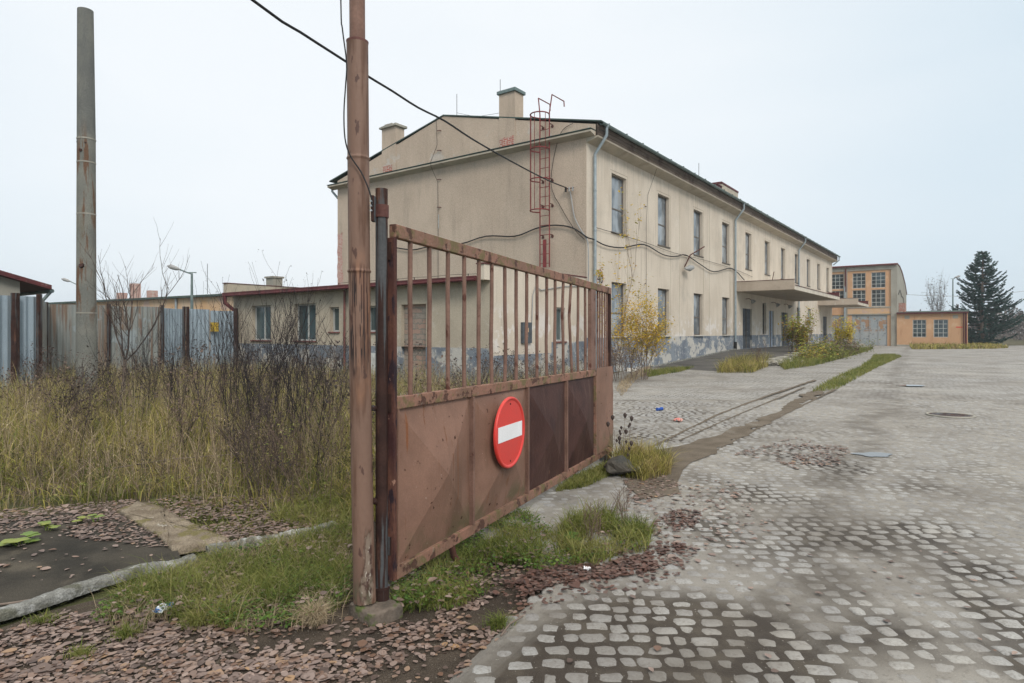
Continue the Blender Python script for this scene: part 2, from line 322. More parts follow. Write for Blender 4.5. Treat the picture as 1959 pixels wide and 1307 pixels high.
M['orangefade'] = surf('faded_orange_render', (.58, .37, .20, 1), (.55, .42, .30, 1), .35, .93, layers=[dict(c=(.5, .36, .3, 1), s=.8, lo=.52, hi=.58, a=.85), dict(c=(.3, .2, .16, 1), s=5, lo=.66, hi=.7)])
M['greyrender'] = surf('grey_render', (.36, .345, .295, 1), (.29, .28, .24, 1), .9, .93, layers=[dict(c=(.2, .18, .14, 1), s=1.2, st=(1.5, 1.5, .3), lo=.52, hi=.75, a=.6)])
M['steelgate'] = surf('blistered_grey_doors', (.30, .34, .36, 1), (.36, .38, .38, 1), 1.2, .7, layers=[dict(c=(.36, .20, .10, 1), s=1.5, lo=.50, hi=.56, z=(1.6, 3.3, .2), a=.85), dict(c=(.16, .17, .18, 1), s=3.4, lo=.57, hi=.62, a=.7)])
M['corr'] = surf('galvanised_sheet', (.30, .37, .42, 1), (.25, .31, .355, 1), .8, .55, metal=.15, layers=[dict(c=(.36, .43, .47, 1), s=1.6, st=(2, 2, .2), lo=.55, hi=.7, a=.5), dict(c=(.24, .12, .06, 1), s=1.3, st=(5, 5, .25), lo=.6, hi=.7, a=.7)])
M['corrust'] = surf('rusty_sheet', (.225, .245, .235, 1), (.26, .28, .265, 1), 1.1, .7, layers=[dict(c=(.19, .115, .07, 1), s=1.1, st=(5, 5, .22), lo=.48, hi=.62, a=.75), dict(c=(.13, .06, .04, 1), s=1.6, st=(6, 6, .3), lo=.58, hi=.66, a=.8), dict(c=(.30, .35, .37, 1), s=.5, lo=.56, hi=.6, a=.7)])
M['polec'] = surf('aged_pole_concrete', (.20, .20, .175, 1), (.155, .16, .145, 1), 2.2, .85, bump=(.004, 60), fine=(.18, 50), layers=[dict(c=(.13, .065, .035, 1), s=2.2, st=(3, 3, .4), lo=.52, hi=.6, z=(1.9, 6.0, .4), a=.85), dict(c=(.12, .125, .12, 1), s=3, st=(2, 2, .5), lo=.3, hi=.7, z=(5.9, 9, .1), a=.8), dict(c=(.36, .36, .33, 1), s=3, lo=.6, hi=.68, z=(-.2, 2.4, .4), a=.6), dict(c=(.13, .10, .06, 1), s=3, st=(2, 2, .3), lo=.5, hi=.7, z=(3.5, 5.3, .3), a=.5)])
M['asphalt'] = surf('damp_asphalt', (.038, .035, .029, 1), (.062, .056, .045, 1), 2.2, .95, bump=(.004, 160), fine=(.35, 220), layers=[dict(c=(.12, .105, .08, 1), s=3, lo=.5, hi=.7, a=.6), dict(c=(.02, .02, .018, 1), s=1.4, lo=.5, hi=.65, a=.6)])
M['ramp'] = surf('ramp_asphalt', (.085, .083, .08, 1), (.12, .115, .105, 1), 1.2, .9, bump=(.006, 60), fine=(.2, 60), layers=[dict(c=(.05, .05, .045, 1), s=1.4, st=(.5, 1, 1), lo=.55, hi=.6, a=.8), dict(c=(.10, .12, .05, 1), s=2.5, lo=.64, hi=.68, a=.8)])
M['kerb'] = surf('pitted_kerb', (.14, .14, .125, 1), (.24, .245, .23, 1), 7, .9, bump=(.02, 30), fine=(.3, 120), layers=[dict(c=(.10, .10, .075, 1), s=7, lo=.5, hi=.62, a=.85), dict(c=(.45, .46, .45, 1), s=16, st=(1, 1, 1), lo=.5, hi=.66, a=.6, d=9)])
M['moss'] = surf('mossy_concrete', (.26, .22, .165, 1), (.16, .13, .095, 1), 7, .95, bump=(.02, 40), fine=(.3, 90), layers=[dict(c=(.15, .135, .045, 1), s=7, lo=.52, hi=.62, a=.7), dict(c=(.4, .38, .33, 1), s=6, lo=.62, hi=.7, a=.8)])
M['footing'] = surf('mossy_footing', (.16, .13, .105, 1), (.10, .085, .07, 1), 9, .95, bump=(.008, 50), layers=[dict(c=(.09, .115, .035, 1), s=6, lo=.5, hi=.6, z=(-.1, .085, .02), a=.9)])
M['soil'] = surf('soil', (.075, .062, .042, 1), (.10, .085, .055, 1), 2, .98, bump=(.02, 30), fine=(.4, 120), layers=[dict(c=(.06, .075, .025, 1), s=1.1, lo=.45, hi=.6, a=.7)])
M['loam'] = surf('dark_loam', (.045, .036, .028, 1), (.075, .06, .046, 1), 4, .97, bump=(.012, 90), fine=(.5, 160), layers=[dict(c=(.13, .115, .09, 1), s=2.2, lo=.56, hi=.7, a=.7), dict(c=(.2, .18, .15, 1), s=60, lo=.62, hi=.68, a=.8)])
M['grit'] = surf('gritty_dirt', (.115, .095, .072, 1), (.16, .135, .105, 1), 3, .97, bump=(.01, 120), fine=(.45, 180), layers=[dict(c=(.24, .22, .185, 1), s=1.3, lo=.55, hi=.7, a=.7)])
M['red'] = surf('red_sign_face', (.66, .045, .035, 1), (.60, .05, .04, 1), 5, .4, bump=(.0005, 40), fine=(.05, 90), spec=.5, layers=[dict(c=(.45, .10, .08, 1), s=14, st=(1, 1, .5), lo=.66, hi=.72, a=.6)])
M['white'] = surf('white_sign_bar', (.82, .82, .83, 1), (.76, .77, .78, 1), 6, .4, fine=(.04, 90), bump=(.0003, 40))
M['metal'] = surf('bare_zinc', (.5, .5, .5, 1), (.3, .3, .3, 1), 30, .35, metal=.8)
M['cable'] = surf('black_cable', (.02, .021, .023, 1), (.03, .03, .032, 1), 5, .6)
M['cablegrey'] = surf('grey_conduit', (.28, .29, .29, 1), (.36, .36, .35, 1), 5, .6)
M['yellowtin'] = surf('yellow_tin', (.5, .36, .05, 1), (.3, .2, .04, 1), 12, .6, layers=[dict(c=(.05, .04, .02, 1), s=14, lo=.55, hi=.6)])
M['stone'] = surf('boulder', (.055, .055, .05, 1), (.10, .09, .075, 1), 7, .9, bump=(.01, 40))
# ================================================================ THE SETTING
def sheet(name, poly, z, mat, kind='structure', ragged=0, parent=None):
    P = []
    for i, p in enumerate(poly):
        q = poly[(i + 1) % len(poly)]; d = math.dist(p, q); k = max(1, int(d / ragged)) if ragged else 1
        for j in range(k):
            x = p[0] + (q[0] - p[0]) * j / k; y = p[1] + (q[1] - p[1]) * j / k
            if ragged: x += R.uniform(-.35, .35) * ragged; y += R.uniform(-.35, .35) * ragged
            P.append((x, y, z))
    m = MB(); m.add(P, [tuple(range(len(P)))])
    o = m.build(name, mat, parent)
    if kind: o['kind'] = kind
    return o
sheet('ground', [(-700, -60), (700, -60), (700, 900), (-700, 900)], -.035, M['soil'])
# ---- the yard road: far paving as one sheet, near paving as real setts bedded in dirt
def road_material():
    t = NT('sett_paving', .85, .2); P = t.g.outputs['Position']
    nn = t.n('ShaderNodeTexNoise'); nn.inputs['Scale'].default_value = 1.1; nn.inputs['Detail'].default_value = 3; t.l(P, nn.inputs[0])
    va = t.n('ShaderNodeVectorMath', operation='MULTIPLY_ADD'); va.inputs[1].default_value = (.35, .35, 0); t.l(nn.outputs[1], va.inputs[0]); t.l(P, va.inputs[2])
    b = t.n('ShaderNodeTexBrick'); t.l(va.outputs[0], b.inputs[0])
    b.inputs['Color1'].default_value = (.26, .26, .245, 1); b.inputs['Color2'].default_value = (.36, .36, .345, 1); b.inputs['Mortar'].default_value = (.5, .5, .5, 1)
    b.inputs['Scale'].default_value = 1; b.inputs['Brick Width'].default_value = .17; b.inputs['Row Height'].default_value = .14; b.inputs['Mortar Size'].default_value = .022; b.inputs['Mortar Smooth'].default_value = .6
    jm = t.mix(t.ramp(t.noise(.55, (1, 1, 1), 5, 4), .42, .66), (.17, .155, .13, 1), (.07, .06, .048, 1))
    col = t.mix(b.outputs[1], b.outputs[0], jm)
    dust = t.mix(t.ramp(t.noise(.4, (1, 1, 1), 7, 14, .65), .42, .66, 0, .6), col, (.335, .33, .305, 1))
    st = t.ramp(t.noise(.5, (.7, 1.1, 1), 8, 22, .7), .54, .70, 0, .6); col = t.mix(st, dust, (.17, .15, .125, 1))
    st = t.ramp(t.noise(2.2, (.8, 1.2, 1), 8, 32, .75), .54, .66, 0, .5); col = t.mix(st, col, (.15, .13, .105, 1))
    st = t.ramp(t.noise(.12, (1, 1, 1), 3, 52), .45, .65, 0, .35); col = t.mix(st, col, (.27, .262, .245, 1))
    wv = t.n('ShaderNodeTexVoronoi', feature='DISTANCE_TO_EDGE'); wv.inputs['Scale'].default_value = .16
    t.l(va.outputs[0], wv.inputs[0]); col = t.mix(t.ramp(wv.outputs[0], .0, .006, .6, 0), col, (.13, .12, .10, 1))
    f = t.noise(45, (1, 1, 1), 3, 3); col = t.grime(col)
    t.l(col, t.b.inputs['Base Color']); t.l(t.bump(b.outputs[1], .012, -1, t.bump(f, .006)), t.b.inputs['Normal'])
    t.l(t.ramp(t.noise(.4, (1, 1, 1), 4, 61), .3, .7, .6, .9), t.b.inputs['Roughness'])
    return t.m
M['road'] = road_material()
XB = ([2.0, 2.77, 3.35, 3.9, 4.3, 4.6, 5.3, 6.5, 8, 12, 20, 22], [-.7, -.23, .05, .3, .2, -.1, -.35, -.5, -.3, .6, 2.3, 3.0])
def xb(y): return np.interp(y, *XB)
roadpoly = [(-6, -20), (-1.5, 0), (-.75, 1.9)] + [(float(xb(y)), y) for y in (2.3, 2.77, 3.1, 3.35, 3.9, 4.3, 4.6, 5.3, 6.5, 8, 12, 16, 20)] + [(5.5, 27), (20, 46), (34, 66), (30, 72), (60, 70), (140, 110), (160, -20)]
sheet('road', roadpoly, -.006, M['road'])
# setts
def setts():
    NS = lambda a, b: float(vnoise(np.array([a]), np.array([b]), 5)[0])
    V = []; F = []; n = 12; prof = [(1.0, -.02), (.92, .0045), (.74, .0115), (.4, .015)]
    ys = np.arange(2.2, 14.0, .112); k = 0
    ang = np.linspace(0, 2 * np.pi, n, endpoint=False)
    for j, y in enumerate(ys):
        x = float(xb(y)) + R.uniform(-.1, .05); xe = .83 * y + .5
        while x < xe:
            wd = R.uniform(.08, .165); cx = x + wd / 2; x += wd + .012
            yy = y + .05 * math.sin(cx * 1.7 + y * .35) + .06 * math.sin(cx * .6) + R.uniform(-.012, .012); wx_ = (NS(cx * .9 + 50, yy * .9) - .5) * .22; wy_ = (NS(cx * .8, yy * .8 + 30) - .5) * .30; yy += wy_; cxo = cx + wx_
            a = wd / 2 * R.uniform(.95, 1.03); b = .054 * R.uniform(.9, 1.04); e = R.uniform(.34, .6); rot = R.uniform(-.12, .12)
            ca, sa = np.cos(ang), np.sin(ang)
            px_ = np.sign(ca) * np.abs(ca) ** e * a * (1 + NR.uniform(-.14, .10, n)); py_ = np.sign(sa) * np.abs(sa) ** e * b * (1 + NR.uniform(-.09, .09, n))
            c, s = math.cos(rot), math.sin(rot); dz = R.gauss(0, .0016); tx, ty = R.gauss(0, .03), R.gauss(0, .035); base = len(V)
            for f, z in prof:
                for q in range(n):
                    lx, ly = (px_[q] * c - py_[q] * s) * f, (px_[q] * s + py_[q] * c) * f
                    V.append((cxo + lx, yy + ly, z + dz + lx * tx + ly * ty + (R.uniform(-.0012, .0012) if f < 1 else 0)))
            V.append((cxo, yy, .0165 + dz))
            for r in range(3):
                for q in range(n): F.append((base + r * n + q, base + r * n + (q + 1) % n, base + (r + 1) * n + (q + 1) % n, base + (r + 1) * n + q))
            for q in range(0, n, 2):
                F.append((base + 3 * n + q, base + 3 * n + (q + 1) % n, base + 3 * n + (q + 2) % n, base + 4 * n))
    t = NT('sett_stone', .8, .22)
    cr = t.n('ShaderNodeValToRGB'); e = cr.color_ramp.elements; e[0].color = (.24, .235, .22, 1); e[1].color = (.37, .37, .35, 1); q = e.new(.5); q.color = (.30, .302, .295, 1)
    t.l(t.g.outputs['Random Per Island'], cr.inputs[0]); g = t.noise(70, (1, 1, 1), 4)
    col = t.mix(t.ramp(g, .35, .7, 0, .5), cr.outputs[0], (.19, .18, .165, 1))
    col = t.grime(col, .8)
    t.l(col, t.b.inputs['Base Color']); t.l(t.bump(g, .006), t.b.inputs['Normal'])
    o = npmesh('sett_paving', V, F, t.m, smooth=True); o['kind'] = 'structure'
setts()
def bed():
    """dirt between and over the setts, a height field: dusty and flush, except where it is wet mud or washed out"""
    ys = np.concatenate([np.arange(2.1, 6, .03), np.arange(6, 14.2, .06)]); nx = 330
    X = np.zeros((len(ys), nx)); Y = np.zeros_like(X)
    for j, y in enumerate(ys): X[j] = np.linspace(float(xb(y)) - .12, .83 * y + .55, nx); Y[j] = y
    big = fbm(X * .8, Y * .8, 3); fine = fbm(X * 9, Y * 9, 21); mid = fbm(X * 2.6, Y * 2.6, 9)
    # wet mud patch at the near edge of the yard
    mudp = [G(880, 1330), G(1010, 1215), G(1150, 1135), G(1370, 1145), G(1500, 1185), G(1600, 1250), G(1660, 1340), (1.5, 2.0), (-.4, 2.0)]
    def dist_in(poly, r):
        s = np.zeros_like(X)
        for a in range(8):
            for rr in (r * .5, r): s += inpoly(X + rr * math.cos(a * .785), Y + rr * math.sin(a * .785), poly)
        return s / 16
    mud = dist_in(mudp, .16)
    wet2 = np.zeros_like(X)
    for (u, v, ru, rv) in [(1560, 1020, 260, 45), (1480, 950, 90, 60), (1760, 1015, 150, 22), (1700, 1200, 260, 60), (1900, 1180, 90, 60), (1930, 1260, 60, 50), (1620, 900, 90, 40), (1300, 790, 120, 40), (1240, 835, 60, 20), (1430, 735, 150, 16), (1530, 870, 110, 20), (1880, 1100, 120, 30)]:
        gx_, gy_ = G(u, v); sx_ = ru / 1200 * gy_; sy_ = rv * gy_ ** 2 / 1860
        wet2 = np.maximum(wet2, np.exp(-(((X - gx_) / sx_) ** 2 + ((Y - gy_) / sy_) ** 2)))
    wash = np.clip((mid * .8 + big * .4 - .64) * 4, 0, 1) * .45 + wet2 * np.clip((mid - .25) * 3, 0, 1)
    Z = (.0127 + (fine - .5) * .007 + (mid - .5) * .006) * (1 - mud) + mud * (.0102 + (fine - .5) * .0045 + (mid - .5) * .0035) - np.clip(wash, 0, 1) * .006 * (1 - mud)
    wet = np.clip(np.maximum(mud * 1.15, np.clip(wash, 0, 1) * .95) + (fine - .5) * .25, 0, 1)
    edge = (X - np.vectorize(lambda y: float(xb(y)))(Y)); Z = Z - np.clip(.0 - edge, 0, .12) * .35
    V = np.stack([X, Y, Z], -1).reshape(-1, 3); idx = np.arange(len(ys) * nx).reshape(len(ys), nx)
    F = np.stack([idx[:-1, :-1], idx[:-1, 1:], idx[1:, 1:], idx[1:, :-1]], -1).reshape(-1, 4)
    t = NT('joint_dirt', .9, .2); at = t.n('ShaderNodeAttribute', attribute_name='wet')
    g = t.noise(160, (1, 1, 1), 3); dry = t.mix(t.ramp(t.noise(.7, (1, 1, 1), 4, 5), .4, .6), (.285, .272, .245, 1), (.335, .32, .285, 1))
    col = t.mix(at.outputs['Fac'], t.grime(dry, .7), t.mix(t.ramp(t.noise(5, (1, 1, 1), 6, 81), .4, .65), (.045, .036, .028, 1), (.082, .069, .053, 1))); col = t.mix(t.ramp(g, .3, .8, 0, .22), col, (.12, .11, .09, 1)); col = t.mix(t.ramp(t.noise(60, (1, 1, 1), 2, 70), .7, .74, 0, .6), col, (.4, .38, .34, 1))
    t.l(col, t.b.inputs['Base Color']); t.l(t.bump(g, .008), t.b.inputs['Normal'])
    t.l(t.ramp(at.outputs['Fac'], 0, 1, .95, .6), t.b.inputs['Roughness'])
    o = npmesh('joint_dirt', V, F, t.m, smooth=True); o['kind'] = 'structure'
    a = o.data.attributes.new('wet', 'FLOAT', 'POINT'); a.data.foreach_set('value', wet.ravel().astype(np.float32))
bed()
# kerb lines, dirt strip and joints running towards the far building
def strip(name, pts, w0, w1, z, mat, ragged=True):
    m = MB(); n = 40; L = []; 
    for i in range(n + 1):
        f = i / n * (len(pts) - 1); k = min(int(f), len(pts) - 2); r = f - k
        p = Vector(pts[k]).lerp(Vector(pts[k + 1]), r); d = (Vector(pts[k + 1]) - Vector(pts[k])).normalized(); nrm = Vector((-d.y, d.x)); ww = (w0 + (w1 - w0) * i / n) / 2
        j = (lambda: R.uniform(.6, 1.4)) if ragged else (lambda: 1)
        L.append((*(p - nrm * ww * j()), z)); L.append((*(p + nrm * ww * j()), z))
    m.add(L, [(2 * i, 2 * i + 1, 2 * i + 3, 2 * i + 2) for i in range(n)]); o = m.build(name, mat); o['kind'] = 'structure'; return o
sheet('dirt_strip', [G(*p) for p in [(1190, 915), (1235, 865), (1330, 850), (1400, 825), (1480, 792), (1545, 752), (1575, 745), (1570, 757), (1500, 795), (1400, 845), (1330, 890), (1300, 905), (1290, 945), (1220, 965)]], .0215, M['grit'], ragged=.25)
strip('paving_joint', [G(1245, 858), G(1380, 792), G(1470, 758), G(1560, 728)], .04, .12, .019, M['grit'])
strip('paving_joint', [G(1300, 845), G(1400, 800), G(1540, 742)], .03, .06, .019, M['grit'])
strip('paving_joint', [G(1340, 880), G(1480, 805), G(1600, 745)], .03, .07, .019, M['grit'])
for nm, u, v, rad in (('puddle', 1672, 873, .21), ('puddle', 1745, 739, .34)):
    gx_, gy_ = G(u, v); t = M.get('water')
    if not t:
        w_ = NT('puddle_water', .03, .9); w_.b.inputs['Base Color'].default_value = (.06, .06, .055, 1); M['water'] = w_.m
    m = MB(); P = [(gx_ + rad * (1 + .25 * math.sin(3 * a) + .1 * math.sin(7 * a + 1)) * math.cos(a), gy_ + rad * .8 * (1 + .2 * math.sin(2 * a + 1) + .1 * math.cos(5 * a)) * math.sin(a), .0225) for a in [i * .157 for i in range(40)]]
    m.add(P, [tuple(range(40))]); o = m.build(nm, M['water']); o['kind'] = 'structure'
# ---- asphalt pad, slab and kerb in the near left corner
sheet('asphalt_pad', [G(-420, 1305), G(-420, 1010), G(0, 1000), G(140, 985), G(250, 990), G(330, 1035), G(350, 1083), G(262, 1098), G(190, 1118), G(110, 1147), G(0, 1180)], .02, M['asphalt'], ragged=0)
def rough_block(name, poly, z0, z1, mat, amp=.012, seg=.05):
    """a low weathered slab with an uneven top"""
    P = np.array(poly); c = P.mean(0); ring = []
    for i in range(len(poly)):
        p, q = P[i], P[(i + 1) % len(poly)]; k = max(1, int(np.linalg.norm(q - p) / seg))
        for j in range(k): ring.append(p + (q - p) * j / k)
    n = len(ring); V = []; F = []; lv = [(1.02, z0), (1.0, z1 - .012), (.97, z1), (.7, z1), (.4, z1), (.12, z1)]
    for f, z in lv:
        for p in ring:
            q = c + (p - c) * f; V.append((q[0] + R.uniform(-1, 1) * amp * .6, q[1] + R.uniform(-1, 1) * amp * .6, z + (R.uniform(-1, 1) * amp * .5 if z > z0 else 0)))
    for r in range(len(lv) - 1):
        for i in range(n): F.append((r * n + i, r * n + (i + 1) % n, (r + 1) * n + (i + 1) % n, (r + 1) * n + i))
    m = MB(); m.add(V, F, True); m.add([V[(len(lv) - 1) * n + i] for i in range(n)], [tuple(range(n))]); return m.build(name, mat)
o = rough_block('concrete_slab', [G(225, 985), G(262, 968), G(300, 975), G(395, 1025), G(440, 1042), G(330, 1060), G(305, 1035)], -.01, .045, M['moss']); o['kind'] = 'structure'
def kerb(name, pts, wd, h, mat):
    """long weathered kerb swept along a line"""
    m = MB(); prof = [(-.5, -.03), (-.5, .7), (-.4, .95), (-.15, 1.05), (.15, 1.02), (.42, .9), (.5, .6), (.5, -.03)]; V = []; n = 70
    for i in range(n + 1):
        f = i / n * (len(pts) - 1); k = min(int(f), len(pts) - 2); r = f - k; p = Vector(pts[k]).lerp(Vector(pts[k + 1]), r); d = (Vector(pts[k + 1]) - Vector(pts[k])).normalized(); nr = Vector((-d.y, d.x))
        wv = math.sin(i * .31) * .008 + R.uniform(-.004, .004); hh = h * (1 + .08 * math.sin(i * .3) + R.uniform(-.05, .05))
        for a, b in prof: q = p + nr * (a * wd + wv); V.append((q.x, q.y, b * hh + R.uniform(-.002, .002)))
    c = len(prof); m.add(V, [(i * c + j, i * c + j + 1, (i + 1) * c + j + 1, (i + 1) * c + j) for i in range(n) for j in range(c - 1)], True); o = m.build(name, mat); return o
o = kerb('kerbstone', [G(-500, 1330), G(0, 1183), G(110, 1150), G(190, 1120), G(262, 1100), G(345, 1085), G(372, 1078)], .095, .055, M['kerb']); o['kind'] = 'structure'
o = kerb('kerbstone', [G(395, 1060), G(470, 1046), G(560, 1030), G(640, 1012)], .07, .055, M['kerb']); o['kind'] = 'structure'
sheet('verge', [G(-600, 1450), G(-600, 1250), G(0, 1190), G(350, 1090), G(640, 1010), G(700, 960), (-.3, 5.3), (.15, 4.5), (.36, 3.9), (.07, 3.35), (-.2, 2.77), (-.7, 1.8)], -.012, M['loam'], ragged=.2)
# ---- garden path in the field
sheet('path', [(-7.5, 17.6), (-.8, 14.6), (1.6, 17.0), (1.5, 17.6), (-.9, 15.4), (-7.4, 18.3)], -.02, M['concrete'], ragged=.5)
# ---- distant woods
# ================================================================ BUILDINGS
class Fr:
    def __init__(s, O, ang): s.O = O; s.a = (math.cos(ang), math.sin(ang)); s.b = (-math.sin(ang), math.cos(ang))
    def _s(s, u, O, d):
        k = (u - 979.5) / 1200; return (k * O[1] - O[0]) / (d[0] - k * d[1])
    def ony(s, u, v, y=0):     # point of the wall y = const
        O = (s.O[0] + s.b[0] * y, s.O[1] + s.b[1] * y); x = s._s(u, O, s.a); return (x, y, HC - (v - 634.5) / 1200 * (O[1] + s.a[1] * x))
    def onx(s, u, v, x=0):
        O = (s.O[0] + s.a[0] * x, s.O[1] + s.a[1] * x); y = s._s(u, O, s.b); return (x, y, HC - (v - 634.5) / 1200 * (O[1] + s.b[1] * y))
ANG = math.atan2(.8062, .5916)
BO = (2.7075, 22.8); B = Fr(BO, ANG)
fy = lambda a, d, z: (a, d, z)        # walls running along local x
fx = lambda a, d, z: (d, a, z)        # walls running along local y
def wall(m, mp, a0, a1, z0, z1, holes, depth, d0=0.0):
    """a wall face with real openings and their reveals"""
    xs = sorted({a0, a1, *[h[0] for h in holes], *[h[1] for h in holes]}); zs = sorted({z0, z1, *[h[2] for h in holes], *[h[3] for h in holes]})
    for i in range(len(xs) - 1):
        for j in range(len(zs) - 1):
            cx, cz = (xs[i] + xs[i + 1]) / 2, (zs[j] + zs[j + 1]) / 2
            if any(h[0] < cx < h[1] and h[2] < cz < h[3] for h in holes): continue
            m.quad(mp(xs[i], d0, zs[j]), mp(xs[i + 1], d0, zs[j]), mp(xs[i + 1], d0, zs[j + 1]), mp(xs[i], d0, zs[j + 1]))
    for h in holes:
        a, b, c, d = h
        for p, q in (((a, c), (a, d)), ((a, d), (b, d)), ((b, d), (b, c)), ((b, c), (a, c))):
            m.quad(mp(p[0], d0, p[1]), mp(q[0], d0, q[1]), mp(q[0], d0 + depth, q[1]), mp(p[0], d0 + depth, p[1]))
def mbox(m, mp, a0, a1, d0, d1, z0, z1):
    p, q = mp(a0, d0, z0), mp(a1, d1, z1); m.box(min(p[0], q[0]), max(p[0], q[0]), min(p[1], q[1]), max(p[1], q[1]), z0, z1)
def window(parent, mp, h, depth, cols, rows, fmat, gmat, fw=.06, bar=.035, sill=None, sillw=.05, rowpos=None, label=None):
    a, b, c, d = h; m = MB(); D = depth; t = .05
    mbox(m, mp, a, a + fw, D - t, D, c, d); mbox(m, mp, b - fw, b, D - t, D, c, d); mbox(m, mp, a + fw, b - fw, D - t, D, d - fw, d); mbox(m, mp, a + fw, b - fw, D - t, D, c, c + fw)
    cp = [a + (b - a) * i / cols for i in range(1, cols)]; rp = rowpos or [c + (d - c) * i / rows for i in range(1, rows)]
    for x in cp: mbox(m, mp, x - bar / 2, x + bar / 2, D - t * .8, D, c + fw, d - fw)
    for z in rp: mbox(m, mp, a + fw, b - fw, D - t * .7, D - .003, z - bar / 2, z + bar / 2)
    o = m.build('window', fmat, parent)
    if label: o['label'] = label
    g = MB(); g.quad(mp(a, D - .015, c), mp(b, D - .015, c), mp(b, D - .015, d), mp(a, D - .015, d)); g.build('pane', gmat, o)
    if sill:
        s_ = MB(); mbox(s_, mp, a - .05, b + .05, -sillw, D - .051, c - .045, c + .004); s_.build('sill', sill, o, bevel=.006)
    return o
def door(parent, mp, h, depth, mat, leaves=2, label=None):
    a, b, c, d = h; m = MB(); mbox(m, mp, a, b, depth, depth + .04, c, d); n = leaves; w_ = (b - a) / n
    for i in range(n):
        for z0, z1 in ((c + .12, c + (d - c) * .4), (c + (d - c) * .46, d - .15)):
            mbox(m, mp, a + i * w_ + .1, a + (i + 1) * w_ - .1, depth - .015, depth + .001, z0, z1)
    o = m.build('door', mat, parent, bevel=.006)
    if label: o['label'] = label
    g = MB(); mbox(g, mp, (a + b) / 2 - .025, (a + b) / 2 + .025, depth - .045, depth - .001, c, d)
    g.build('astragal', M['frame'], o)
    g = MB(); k = (a + b) / 2 + .1; z = c + 1.05; g.tube([mp(k, depth - .002, z), mp(k, depth - .06, z), mp(k + .1, depth - .06, z)], .012, 6); g.build('handle', M['metal'], o)
    return o
# ---------------------------------------------------------------- main building
bld = empty('two_storey_building', (*BO, 0), ANG, 'long beige two storey building with a gable end, narrow windows and a red caged ladder', 'building')
LEN = 49.6; WID = 14.1; EV = 8.45
W1 = 1.3; sp_ = 4.462
up = [(1.97 + sp_ * i, 1.97 + sp_ * i + W1, 5.44, 7.73) for i in range(11)]
lo = [(1.97 + sp_ * i, 1.97 + sp_ * i + W1, 1.36, 3.49) for i in range(4)]
dr = [(19.25, 21.2, .49, 2.98), (25.4, 26.75, .49, 3.0), (28.9, 30.9, .49, 2.98), (44.9, 46.9, .49, 2.98)]
lo2 = [(23.75, 24.7, 1.36, 3.49), (33.95, 35.2, 1.36, 3.49), (38.2, 39.45, 1.36, 3.49)]
m = MB(); wall(m, fy, 0, LEN, 1.32, EV, up + [l for l in lo + lo2] + [(a, b, 1.32, d) for a, b, c, d in dr], .2)
m.build('facade_wall', M['facade'], bld)
m = MB(); wall(m, fy, 0, LEN, -.3, 1.32, [(a, b, .49, 1.32) for a, b, c, d in dr], .2, -.012); m.quad((0, -.012, 1.32), (LEN, -.012, 1.32), (LEN, .0, 1.321), (0, .0, 1.321)); m.build('facade_plinth', M['plinth'], bld)
RZ, RY = 10.8, 7.0
gp = [(0.0, -.3), (WID, -.3), (WID, 9.02), (RY, RZ), (-.38, 9.02), (-.38, EV + .17), (0, EV + .17)]
m = MB(); m.add([(0, y, z) for y, z in gp], [tuple(range(7))]); m.box(-.012, 0.001, -.0, .14, 3.7, 8.59); m.build('gable_wall', M['gable'], bld)
m = MB(); m.add([(LEN, y, z) for y, z in gp], [tuple(range(7))]); m.quad((0, WID, -.3), (LEN, WID, -.3), (LEN, WID, 9.02), (0, WID, 9.02)); m.build('rear_wall', M['gable'], bld)
# roof: thin felt over boards
m = MB(); prof = [(-.62, 9.06), (RY, RZ + .015), (WID + .62, 9.06), (WID + .62, 9.11), (RY, RZ + .065), (-.62, 9.11)]
m.prism(prof, 'x', -.035, LEN + .35); rf = m.build('roof', M['roof'], bld)
for i in range(34): m = MB(); x = .6 + i * 1.47; m.box(x, x + .03, -.62, -.35, 9.105 + R.uniform(0, .02), 9.16); m.build('roof_seam', M['roof'], rf)
# eaves on the long side: concrete cornice, weathered boards, gutter
m = MB(); m.prism([(0, EV - .02), (-.46, EV + .11), (-.48, EV + .16), (0, EV + .16)], 'x', -.0, LEN + .1); m.build('cornice', M['cornice'], bld)
m = MB(); m.box(.02, LEN + .2, -.43, -.40, EV + .16, 9.05)
for k_ in range(3): m.box(.02, LEN + .2, -.445 - .008 * k_, -.43, EV + .165 + .14 * k_, EV + .295 + .14 * k_); m.build('eaves_board', M['wood'], bld)
m = MB(); n = 7
rng_ = [(-.55 + .085 * math.cos(math.pi + math.pi * k / n) - .05, 9.06 + .085 * math.sin(math.pi + math.pi * k / n)) for k in range(n + 1)]
xs = [.05 + i * 2.0 for i in range(26)]
V = []; 
for i, x in enumerate(xs):
    dz = R.uniform(-.012, .012); V += [(x, y, z + dz) for y, z in rng_]
m.add(V, [(i * (n + 1) + k, i * (n + 1) + k + 1, (i + 1) * (n + 1) + k + 1, (i + 1) * (n + 1) + k) for i in range(len(xs) - 1) for k in range(n)], True)
for x in xs: m.tube([(x, y - .004, z - .004) for y, z in rng_], .012, 5)
m.build('gutter', M['gutter'], bld)
# gable cornice
m = MB(); m.prism([(0, 8.60), (-.3, 8.68), (-.34, 8.69), (-.34, 8.76), (0, 8.80)], 'y', -.36, WID + .36)
o = m.build('gable_cornice', M['cornice'], bld)
m = MB(); m.box(-.37, 0, -.38, WID + .38, 8.785, 8.81); m.build('cornice_felt', M['roof'], o)
